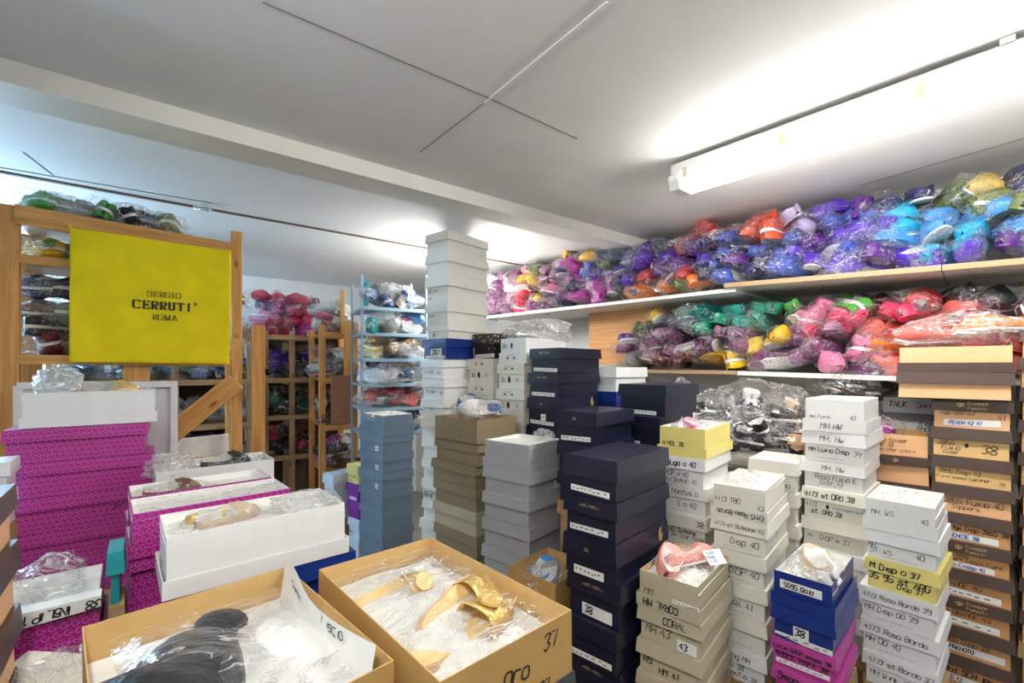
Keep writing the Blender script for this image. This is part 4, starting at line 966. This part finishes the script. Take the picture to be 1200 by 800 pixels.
link('sheet', mesh('sheet', V, [(2*i, 2*i+1, 2*i+3, 2*i+2) for i in range(12)], paper), root)
lettering(root, 'Sotto', .022, (wR/2-.012-.012, wL/2-.10, -.006), (-.15, -.98, 0), (0, 0, 1), ink, 'handwriting', .1)
lettering(root, 'Liscio', .02, (wR/2-.034, -wL/2+.17, -.006), (.1, -.99, 0), (0, 0, 1), ink, 'handwriting', .1)
root = crumple('plastic_bag', P(58, 822, .76), (.11, .19, .075), 40, film, 'clear plastic bag of papers beside the kraft box, bottom left', rot=R(-30))
v, f = chamfer_box(.14, .09, .02, .004); o = link('paper_bundle', mesh('paper_bundle', v, f, mat('printed_paper', (.62, .58, .5), .6, .15, 70)), root, (0, 0, .04), (.2, .1, .6))

# white and magenta boxes at left
place('long white box', 'long open white box behind the kraft box at left', (-.668, .868), -41, .195, .36, -.33, .118, 'white', 'u', lh=.036)
sheet('tissue_paper', 'long white box', .006, .018, .01, tissue, 'pale tissue in the long open white box', 'tissue', 30)
crumple('shoe_bag', in_box('long white box', -.3, 0, -.025), (.2, .15, .035), 41, film, 'clear bag with straw shoes in the long white box', 'shoes', inside=[('s0', 'beige', (0, 0, .0), .3, .2, .6), ('s1', 'gold', (-.01, .03, .0), .1, -.2, .55)])
crumple('plastic_bag', in_box('long white box', .6, 0, -.02), (.16, .15, .04), 42, film2, 'crumpled clear bag at the right end of the white box')
zb = -.33-.119
place('blue support', 'royal blue box showing under the long white box', (-.655, .880), -41, .183, .36, zb, .1, 'blue', 'c')
shoebox(Vector((-.655, .880, 0)), -41, .183, .36, CZ+zb-.101, 'carton', 'c', lh=.05, label='brown cardboard carton under the royal blue box at left', name='carton', cat='carton')
MGL = -42
mg = [-.33, -.43, -.53, -.63]
MN = ['open patterned magenta shoebox with pink rim behind the long white box', 'patterned magenta shoebox beneath the open one with pink rim', 'lowest patterned magenta shoebox behind the long white box']
for i in range(3):
    place('rim magenta' if i == 0 else 'mg%d' % i, MN[i], (-.85-.006*i, 1.008+.004*i), MGL, .17, .345, mg[i], .099, 'magenta', 'u' if i == 0 else 'c', lh=.03)
shoebox(Vector((-.85, 1.008, 0)), MGL, .17, .345, CZ+mg[3], 'carton', 'c', lh=.05, label='brown cardboard carton under the pink-rimmed magenta boxes', name='carton', cat='carton')
sheet('tissue_paper', 'rim magenta', .006, .016, .012, tissue, 'white tissue in the pink-rimmed magenta box', 'tissue', 32)
sheet('plastic_sheet', 'rim magenta', .02, .002, .012, film, 'clear film over the pink-rimmed magenta box', 'plastic', 33)
o = place('rear magenta', 'open patterned magenta shoebox behind the pink-rimmed one', (-.972, 1.148), MGL, .165, .34, -.332, .099, 'magenta', 'u', lh=.03)
sheet('tissue_paper', 'rear magenta', .006, .02, .012, tissue, 'white tissue in the rear open magenta box', 'tissue', 34)
crumple('shoe_bag', in_box('rear magenta', -.4, 0, -.03), (.18, .11, .04), 43, film, 'clear bag with a dark shoe in the rear magenta box', 'shoe', inside=[('s0', 'brown', (0, 0, .0), .2, .3, .6)])
shoebox(Vector((-.972, 1.148, 0)), MGL, .165, .34, CZ-.332-.1, 'carton', 'c', lh=.05, label='brown cardboard carton under the rear magenta box', name='carton', cat='carton')
place('rear white box', 'open white shoebox with crinkled film right of the magenta stack', (-1.128, 1.44), -40, .19, .34, -.335, .10, 'white', 'o')
sheet('tissue_paper', 'rear white box', .006, .02, .014, tissue, 'white tissue in the open box right of the magenta stack', 'tissue', 35)
crumple('plastic_bag', in_box('rear white box', -.75, .0, -.04), (.15, .17, .085), 44, film2, 'puffy clear bag at the left end of the rear white box')
crumple('shoe_bag', in_box('rear white box', .2, 0, -.03), (.24, .16, .05), 45, film, 'clear bag with a black shoe in the rear white box', 'shoe', inside=[('s0', 'black', (0, 0, .005), .2, .3, .7)])
shoebox(Vector((-1.128, 1.44, 0)), -40, .19, .34, CZ-.436, 'carton', 'c', lh=.05, label='brown cardboard carton under the rear white box', name='carton', cat='carton')
# magenta stack (long sides facing): near corner is its left end
Lm = -37
stack('magenta stack', 'the patterned magenta stack at left', 14, 1.39, Lm, .2, .345, [503.5, 545, 587, 631, 673, 715],
 [('magenta', 'c', [], dict(oR=-.02)), ('magenta', 'c'), ('magenta', 'c', [T('84', .68, .75, .02, 'R')]), ('magenta', 'c'), ('magenta', 'c')], lhf=.36)
stack('white on magenta', 'lying on top of the magenta stack', 22, 1.395, Lm, .19, .335, [460.5, 502.8], [('white', 'u', [], dict(lh=.036))], carton=False)
crumple('plastic_bag', in_box('white on magenta', -.55, .1, -.06), (.12, .13, .15), 46, film3, 'upright grey plastic bag in the white box above magenta stack')
crumple('shoe_bag', in_box('white on magenta', .2, .1, -.045), (.22, .15, .075), 47, film, 'clear bag with a brown shoe in the white box at left', 'shoe', inside=[('s0', 'gold', (0, 0, .02), .1, .5, .75)])
# magenta open box with paper band, teal box
place('paper magenta', 'open plain magenta shoebox with handwritten paper band', (-1.039, .709), -40, .2, .30, -.45, .115, 'magenta', 'u', lh=.04)
c, rz, wL, wR, zt = TOPS['paper magenta']
root = link('paper_band', None, loc=c, rot=(0, 0, rz)); tag(root, 'white handwritten paper band folded over the magenta box rim', 'paper')
v = [(-wR/2, -wL/2-.004, -.034), (wR/2-.004, -wL/2-.004, -.022), (wR/2-.004, -wL/2-.004, .001), (-wR/2, -wL/2-.004, .001), (wR/2-.004, -wL/2+.03, .002), (-wR/2, -wL/2+.03, .002)]
link('sheet', mesh('sheet', v, [(0, 1, 2, 3), (3, 2, 4, 5)], paper), root)
for i, s_ in enumerate(('ALAM', 'TAS', 'SLIP', 'IN', '38')): lettering(root, s_, .016, (-.02+.036*i, -wL/2-.0046, -.021), (1, 0, 0), (0, 0, 1), ink, 'handwriting', .16, flip=True)
sheet('tissue_paper', 'paper magenta', .006, .03, .012, tissue, 'white tissue in the magenta box with paper band', 'tissue', 36)
crumple('plastic_bag', in_box('paper magenta', .45, .2, -.04), (.1, .1, .11), 48, film, 'puffed clear bag standing in the magenta box with paper band')
shoebox(Vector((-1.039, .709, 0)), -40, .2, .30, CZ-.566, 'carton', 'c', lh=.05, label='brown cardboard carton under the magenta box with paper band', name='carton', cat='carton')
CARD['teal'] = teal_m; CNAME['teal'] = 'teal'
stack('teal box', 'standing upright behind the magenta box with paper band', 125.3, .942, -40, .1, .028, [649, 712], [('teal', 'c')])
stack('left brown stack', 'the tan stack cut off by the left edge', -407, .404, -39, .3, .18, None, [('tan', 'c', [], dict(lid='brownlid')) for i in range(4)], zs=[-.19, -.28, -.385, -.49, -.595], lhf=.42)
stack('left white box', 'glimpsed at the left edge beside the magenta stack', -75, 1.2, -38, .12, .13, [548, 590, 632], [('white', 'c'), ('white', 'c')])

# ------------------------------------------------------------------ timber shelf with banner at left
VL = V52; NLt = Vector((-V52.y, V52.x, 0))                  # along / away from viewer
LP = Vector((-1.937, 1.75, 0))                               # left post
def lp(s, d, z): q = LP+VL*s+NLt*d; return Vector((q.x, q.y, CZ+z))
SR = .755
unit = link('timber_shelf_unit', None, loc=lp(SR/2, .2, -CZ)); tag(unit, 'pine timber shelf unit behind the yellow banner at left', 'shelf unit')
bpy.context.view_layer.update()
def tp(nm, a, b, w_, t_, m=wood, up=(0, 0, 1)): return plank(nm, a, b, w_, t_, m, unit, up)
for s, d, zt in ((-.0, 0, .62), (SR, 0, .655), (-.0, .42, .6), (SR+.02, .42, .62)):
    tp('post', lp(s, d, -CZ), lp(s, d, zt), .062 if s < .1 else .045, .045, wood, tuple(VL))
tp('top_rail', lp(.02, -.028, .585), lp(SR-.02, -.028, .555), .075, .02); tp('rail_cleat', lp(.42, -.042, .575), lp(.50, -.042, .572), .05, .01)
for z in (.42, .03):
    tp('shelf_rail', lp(.02, -.012, z), lp(SR-.02, -.012, z-.008), .036, .02)
    tp('shelf_plank', lp(.02, .2, z+.012), lp(SR-.02, .2, z+.004), .016, .40, wood2)
tp('shelf_plank', lp(.0, .2, .60), lp(SR, .2, .572), .016, .40, wood2)
tp('brace', P(183, 523, 2.02), P(277, 447, 2.13), .085, .022, wood); tp('mid_post', lp(.38, .02, -.65), lp(.38, .02, .02), .09, .02, wood, tuple(VL))
tp('side_brace', lp(SR+.0, -.01, .12), lp(SR+.02, .36, .35), .08, .02, wood)
tp('low_rail', lp(.05, -.01, -.44), lp(SR, -.01, -.45), .06, .02)
# white framed board leaning behind the magenta stack
brd = link('framed_board', None, loc=lp(.30, -.06, -.3)); tag(brd, 'white framed board leaning behind the magenta stack', 'board'); bpy.context.view_layer.update()
wp = mat('white_panel', (.80, .79, .77), .5); pk = mat('pale_pink_panel', (.70, .65, .63), .5)
plank('panel', P(22, 500, 1.69)+Vector((0, 0, 0)), P(206, 495, 2.0), .30, .012, pk, brd)
for a, b in (((20, 452), (208, 450)), ((20, 545), (208, 535))): plank('frame_rail', P(a[0], a[1], 1.68), P(b[0], b[1], 1.99), .026, .02, wp, brd)
for x_, y_ in ((204, 1.98), (22, 1.685)): plank('frame_stile', P(x_, 452, y_), P(x_, 540, y_), .026, .02, wp, brd, (VL.x, VL.y, 0))
tag(plank('white_panel', P(200, 530, 2.14), P(268, 522, 2.3), .12, .02, wp), 'white panel below the diagonal brace', 'panel')
# banner
bp_ = LP-NLt*.05; bn = NLt
cs = [on_plane(px_, py_, (bp_.x, bp_.y, CZ), bn) for px_, py_ in ((82, 267), (271, 294), (269, 426.5), (81.5, 424))]
def cloth(u, v, off=0):     # u 0..1 left to right, v 0..1 top to bottom
    p = (cs[0]*(1-u)+cs[1]*u)*(1-v)+(cs[3]*(1-u)+cs[2]*u)*v
    wv = .006*math.sin(u*7+v*3)+.004*math.sin(u*17-v*6)*(.3+v)+.003*mnoise.noise(Vector((u*4, v*4, 1)))
    return p-bn*(off+wv+.004)
yel = mat('yellow_cloth', (.86, .67, .012), .75, .11, 9, .12, spec=.15)
n = 48; V = [cloth(i/n, j/n) for j in range(n+1) for i in range(n+1)]
V[0] = V[0]+Vector((-.006, 0, .018))
Fc = [(j*(n+1)+i, (j+1)*(n+1)+i, (j+1)*(n+1)+i+1, j*(n+1)+i+1) for j in range(n) for i in range(n)]
ban = link('banner', None, loc=cloth(.5, 1)); tag(ban, 'yellow cloth banner printed in black, hung on the pine shelf', 'banner'); bpy.context.view_layer.update()
inv = ban.matrix_world.inverted()
o = link('cloth', mesh('cloth', [inv @ q for q in V], Fc, yel, smooth=True), ban); o.modifiers.new('thickness', 'SOLIDIFY').thickness = .0015
SG = {'S': ['~47381807164543321203', '4746', '0304'], 'E': ['1812', '0848', '0242', '1535', '4847', '4243', '3634'], 'R': ['1812', '0838', '~383847463515', '2542', '0222', '3242'], 'G': ['~4738180703123243', '4345', '3555', '4748'],
 'I': ['2822', '1838', '1232'], 'O': ['~180703123243473818'], 'C': ['~4738180703123243', '4748'], 'U': ['~1814133233', '~1813123243', '4348', '0828', '3858'], 'T': ['2822', '0848', '0807', '4847', '1232'],
 'M': ['1812', '18325', '3258', '5852', '0222', '4262', '0818', '5868'], 'A': ['2802', '2842', '1434', '0010', '0313'], }
SG['M'] = ['1812', '1832', '3258', '5852', '0222', '4262', '0818', '5868']; SG['A'] = ['2802', '2842', '1434', '0212', '3252']; SG['U'] = ['1814', '~141322324344', '4448', '0828', '3858']
def serif(text, uc, vc, hgt, wt, gap=1.5):
    """uc,vc: centre in cloth space; hgt: cap height as fraction of banner height"""
    W_ = (cs[1]-cs[0]).length; H_ = (cs[3]-cs[0]).length; un = hgt/6
    wd = {'I': 3.4, 'M': 6, 'T': 4.3, 'U': 5}; tot = sum(wd.get(c, 4)+gap for c in text)-gap
    x = -tot/2; V, Fc = [], []
    for ch in text:
        for st in SG[ch]:
            sm = st[0] == '~'; st = st.strip('~')
            pts = [(int(st[i]), int(st[i+1])-5) for i in range(0, len(st), 2)]
            if ch == 'I': pts = [(p[0]-.3, p[1]) for p in pts]
            pts = smooth_pts(pts, 4) if sm else pts
            pts = [(x+p[0], p[1]) for p in pts]
            if not sm and len(pts) == 2: pts = [tuple(pts[0][k]+(pts[1][k]-pts[0][k])*t/3 for k in (0, 1)) for t in range(4)]
            ribbons([pts], wt, V, Fc, lambda a, b: inv @ cloth(uc+a*un*H_/W_, vc-b*un, .0045), contrast=.4)
        x += wd.get(ch, 4)+gap
    return link('lettering', mesh('lettering', V, Fc, ink), ban)
serif('SERGIO', .545, .44, .044, .85, 1.3); serif('CERRUTI', .54, .53, .062, 1.5, 1.3); serif('ROMA', .55, .625, .044, .85, 1.3)
V, Fc = [], []; W_ = (cs[1]-cs[0]).length; H_ = (cs[3]-cs[0]).length
ribbons([[(math.cos(R(a)), math.sin(R(a))) for a in range(0, 375, 15)], [(-.3, -.5), (-.3, .5), (.2, .5), (.3, .2), (-.2, .05), (.35, -.5)]], .28, V, Fc, lambda a, b: inv @ cloth(.752+a*.012*H_/W_, .497-b*.012, .0045))
link('registered_mark', mesh('registered_mark', V, Fc, ink), ban)
# things on the timber shelf
for i, (s, z, col, sc) in enumerate([(.07, .612, 'green', 1), (.17, .612, 'grey', .9), (.27, .61, 'green', 1), (.345, .608, 'black', 1), (.42, .606, 'black', .9), (.50, .602, 'olive', .9)]):
    crumple('slipper_bag', lp(s, .08, z), (.15, .22, .12*sc), 60+i, film2 if i % 2 else film, 'clear bag with '+col+' slippers atop the pine shelf, '+['at the left post', 'second from the left post', 'third from the left post', 'fourth from the left post', 'fifth from the left post', 'above the banner'][i], 'slippers', R(-38)+.4*(i % 3), inside=[('p%d' % (i % 4), col, (0, 0, .05), .4+i*.9, .4*(i % 3-1), .8)])
PB = [(.08, .44, 'yellow', 'on the upper board by the post'), (.17, .44, 'green', 'on the upper board, middle'), (.26, .44, 'green', 'on the upper board by the banner'), (.09, .29, 'navy', 'fourth layer by the left post'), (.2, .29, 'black', 'fourth layer by the banner edge'),
      (.09, .052, 'burgundy', 'lowest by the left post'), (.2, .052, 'beige', 'lowest by the banner edge'), (.1, .12, 'black', 'second layer by the left post'), (.2, .12, 'orangered', 'second layer by the banner edge'), (.10, .185, 'brown', 'third layer by the left post'), (.2, .185, 'grey', 'third layer by the banner edge'), (.72, .06, 'slate', 'behind the right banner edge, low'), (.71, .3, 'black', 'behind the right banner edge, high')]
for i, (s, z, col, wh) in enumerate(PB):
    crumple('slipper_bag', lp(s, .14, z), (.15, .26, .1), 70+i, film, f'clear bag with {col} slippers on the pine shelf, {wh}', 'slippers', R(-38)+.3*(i % 2), inside=[('p%d' % (i % 4), col, (0, 0, .045), .5+i*1.1, .3*(i % 3-1), .85)])

# ------------------------------------------------------------------ far shelves
def far_unit(label, pxs, Y0, along, top_y, shelf_ys, m, w_=.04, depth=.45, bottom=0, nm='timber_rack'):
    """open rack: front posts at columns pxs on the vertical plane through (pxs[0], Y0)"""
    p0 = P(pxs[0], 400, Y0); nrm = Vector((-along.y, along.x, 0))
    cols = [on_plane(x, 400, p0, nrm) for x in pxs]
    root = link(nm, None, loc=(cols[0].x, cols[0].y, 0)); tag(root, label, 'rack'); bpy.context.view_layer.update()
    for c_, x in zip(cols, pxs):
        zt = on_plane(x, top_y, p0, nrm).z
        for d in (0, depth):
            q = c_+nrm*d; plank('post', (q.x, q.y, bottom), (q.x, q.y, zt), w_, w_, m, root, tuple(along))
    if m is not MATS.get('blue_metal'):
        a, b = cols[0]+nrm*(depth+.04), cols[-1]+nrm*(depth+.04); zt = on_plane(pxs[0], shelf_ys[0], p0, nrm).z
        plank('shade_panel', (a.x, a.y, zt/2), (b.x, b.y, zt/2), zt*.98, .008, mat('rack_shade', (.10, .06, .04), .7), root)  # dark sheet added in place of the shade behind the shelves
    zs = []
    for y in shelf_ys:
        z = on_plane(pxs[0], y, p0, nrm).z; zs.append(z)
        a, b = cols[0], cols[-1]
        A = a+nrm*depth/2; B = b+nrm*depth/2
        plank('shelf_plank', (A.x, A.y, z-.012), (B.x, B.y, z-.012), .018, depth+.02, m, root)
        A, B = a-nrm*(w_/2+.008), b-nrm*(w_/2+.008)
        plank('front_rail', (A.x, A.y, z-.02), (B.x, B.y, z-.02), w_*.9, .014, m, root)
    return root, cols, zs, nrm
def fill(cols, z, nrm, along, s0, s1, n, layers, colors, where, seed, sc=1.0, inset=.1, lay=.06, yaw=55, step=None, bagm=None):
    rnd = random.Random(seed); p0 = cols[0]; L = (cols[-1]-cols[0]).length
    for k in range(layers):
        for i in range(n-(k % 2)):
            s = L*(s0+(s1-s0)*(i+.5+(.5 if k % 2 else 0))/n); c = p0+along*s+nrm*(inset+rnd.uniform(-.02, .03)+.01*k); c = Vector((c.x, c.y, z+.045*sc+k*lay*sc))
            ya = R(rnd.uniform(-yaw, yaw)); ax = Vector((-nrm.x*math.cos(ya)+nrm.y*math.sin(ya), -nrm.x*math.sin(ya)-nrm.y*math.cos(ya), 0))
            if rnd.random() < .5: ax = -ax
            col = rnd.choice(colors); kd = ('p' if rnd.random() < .35 else 's')+str(rnd.randrange(4)); wd = CWORD.get(col, col)
            a = 'pair of' if kd[0] == 'p' else 'single'
            slipper(kd, col, c, orient(ax, rnd.choice((0, .6, -.6, 1.3, math.pi))+rnd.uniform(-.3, .3), rnd.uniform(-.1, .2)), f"{a} {wd} slipper{'s' if kd[0]=='p' else ''} in clear bag, {where}", f'bagged slippers, {where}', scale=sc, bagm=bagm)
A2 = Vector((math.sin(R(62)), math.cos(R(62)), 0))
# blue metal rack
bm_ = mat('blue_metal', (.26, .38, .46), .4, .05, metal=.2)
rk, cols, zs, nr = far_unit('blue metal rack of bagged shoes beside the tall white stack', (424, 500), 3.0, A2, 322, (358, 388.5, 419, 449, 478, 508), bm_, .016, .4, nm='metal_rack')
tag(plank('teal_panel', cols[0]+Vector((0, 0, .0))+A2*.04+Vector((0, 0, zs[0]-cols[0].z+.09)), cols[0]+A2*.05+nr*.3+Vector((0, 0, zs[0]-cols[0].z+.09)), .17, .01, mat('teal_sheet', (.03, .30, .36), .5)), 'teal sheet at the top left of the blue rack', 'sheet')
FC = [(['denim', 'denim', 'grey', 'beige'], 'top shelf of the blue rack'), (['skyblue', 'white', 'teal', 'rose', 'beige'], 'second shelf of the blue rack'), (['white', 'gold', 'green', 'beige', 'white'], 'third shelf of the blue rack'), (['denim', 'white', 'navy', 'beige'], 'fourth shelf of the blue rack'), (['red', 'coral', 'white', 'burgundy'], 'fifth shelf of the blue rack'), (['navy', 'grey'], 'bottom shelf of the blue rack')]
for i, (cl, wh) in enumerate(FC): fill(cols, zs[i], nr, A2, .1, .95, 4, 2, cl, wh, 200+i, 1.0, bagm=film2)
# middle timber rack
A3 = Vector((math.sin(R(58)), math.cos(R(58)), 0))
rk, cols, zs, nr = far_unit('pine rack with crossed battens in the middle distance', (377.5, 415), 3.42, A3, 381, (389, 443, 498, 552), wood, .045, .5)
plank('batten', on_plane(407, 376, cols[0]-nr*.05, nr)-Vector((0, 0, 0)), on_plane(407, 440, cols[0]-nr*.05, nr), .05, .02, wood, rk, tuple(A3))
plank('batten', on_plane(401, 340, cols[0]-nr*.05, nr), on_plane(401, 392, cols[0]-nr*.05, nr), .024, .02, wood, rk, tuple(A3))
pnl = plank('brown_board', on_plane(401, 440, cols[0]-nr*.08, nr), on_plane(401, 496, cols[0]-nr*.08, nr), .16, .012, mat('brown_hardboard', (.36, .16, .09), .5, .08, 30), None, tuple(A3)); tag(pnl, 'brown hardboard sheet hung on the pine rack', 'board')
for i, (cl, wh) in enumerate([(['white', 'beige', 'white', 'pink'], 'top of the pine rack'), (['beige', 'mauve', 'grey', 'white'], 'second shelf of the pine rack'), (['black', 'brown', 'grey'], 'third shelf of the pine rack'), (['black', 'magenta', 'brown'], 'bottom shelf of the pine rack')]):
    fill(cols, zs[i], nr, A3, -.05, 1.0, 3, 3, cl, wh, 230+i, 1.05)
c_ = on_plane(381, 527, cols[0]-nr*.0, nr)
box = shoebox(on_plane(414, 552, cols[0]+nr*.03, nr), -50, .3, .25, .16, 'tan3', 'o', label='plain brown box on the bottom shelf of the pine rack', name='carton', cat='carton')
# far left racks: pink heap and dark shelves
rk, cols, zs, nr = far_unit('tall pine rack at the back holding pink and dark slippers', (311, 342, 378), 3.75, A3, 388, (392, 443, 487, 535), wood2, .045, .5)
tag(plank('loose_plank', P(303, 381, 2.7), P(303, 575, 2.7), .068, .03, wood, None, tuple(A3)), 'upright pine plank right of the banner', 'plank')
fill(cols, zs[0], nr, A3, -.1, 1.25, 8, 5, ['magenta', 'rose', 'pink', 'magenta', 'rose', 'plum'], 'in the pink heap at the back', 240, 1.05)
for i, (cl, wh) in enumerate([(['violet', 'navy', 'purple', 'black'], 'upper dark shelf at the back'), (['black', 'emerald', 'black'], 'middle dark shelf at the back'), (['burgundy', 'black', 'rose', 'black'], 'lower dark shelf at the back')]):
    fill(cols, zs[i+1], nr, A3, .0, 1.0, 6, 3, cl, wh, 245+i, 1.05)
# aisle shelf seen between banner post and plank, and below the banner
rk, cols, zs, nr = far_unit('low pine rack seen below the banner', (60, 205, 293), 2.75, V52, 385, (390, 447, 508, 560), wood2, .045, .45)
for i, (cl, wh) in enumerate([(['white', 'grey', 'slate'], 'top of the rack behind the banner'), (['skyblue', 'denim', 'white', 'green', 'slate', 'grey'], 'shelf seen just below the banner'), (['black', 'lavender', 'white', 'grey'], 'shelf seen behind the diagonal brace'), (['black', 'purple', 'magenta'], 'lowest shelf behind the diagonal brace')]):
    fill(cols, zs[i], nr, V52, .02, 1.0, 9, 2, cl, wh, 250+i, 1.05, bagm=film2)
rb = None
for i in range(2):
    c_ = on_plane(100, 447, cols[0]-nr*.0, nr)
# loose film bag high at the ceiling edge
Yc = F*.85/(HY-240); crumple('plastic_wad', Vector(((238-600)/F*Yc, Yc, CEIL-.035)), (.09, .06, .035), 90, film2, 'small wad of clear plastic tucked at the ceiling edge', 'plastic')
# long white bag on the red slippers at right
p = on_plane(1122, 403, SP0+N*.02, N)
crumple('slipper_bag', Vector((p.x, p.y, CZ+.085)), (.40, .16, .13), 95, film2, 'big milky bag with orange slippers above the brown boxes', 'slippers', math.atan2(U.y, U.x), inside=[('s0', 'orange', (-.1, .0, .04), .1, .4, .95), ('s1', 'coral', (.08, -.02, .03), .3, -.5, .9)])

# ------------------------------------------------------------------ single out look-alikes that share a label
bpy.context.view_layer.update()
for lab, obs in list(LABELS.items()):
    obs = [o for o in obs if o.get('label') == lab]
    if len(obs) < 2: continue
    obs.sort(key=lambda o: pix(o.matrix_world.translation)[0]); n = len(obs)
    for i, o in enumerate(obs):
        w_ = 'leftmost' if i == 0 else 'rightmost' if i == n-1 else 'middle' if n == 3 else ORD[i]+'-from-left'
        o['label'] = w_+' '+lab.replace(' in bag,', ',').replace(' in clear bag,', ',')
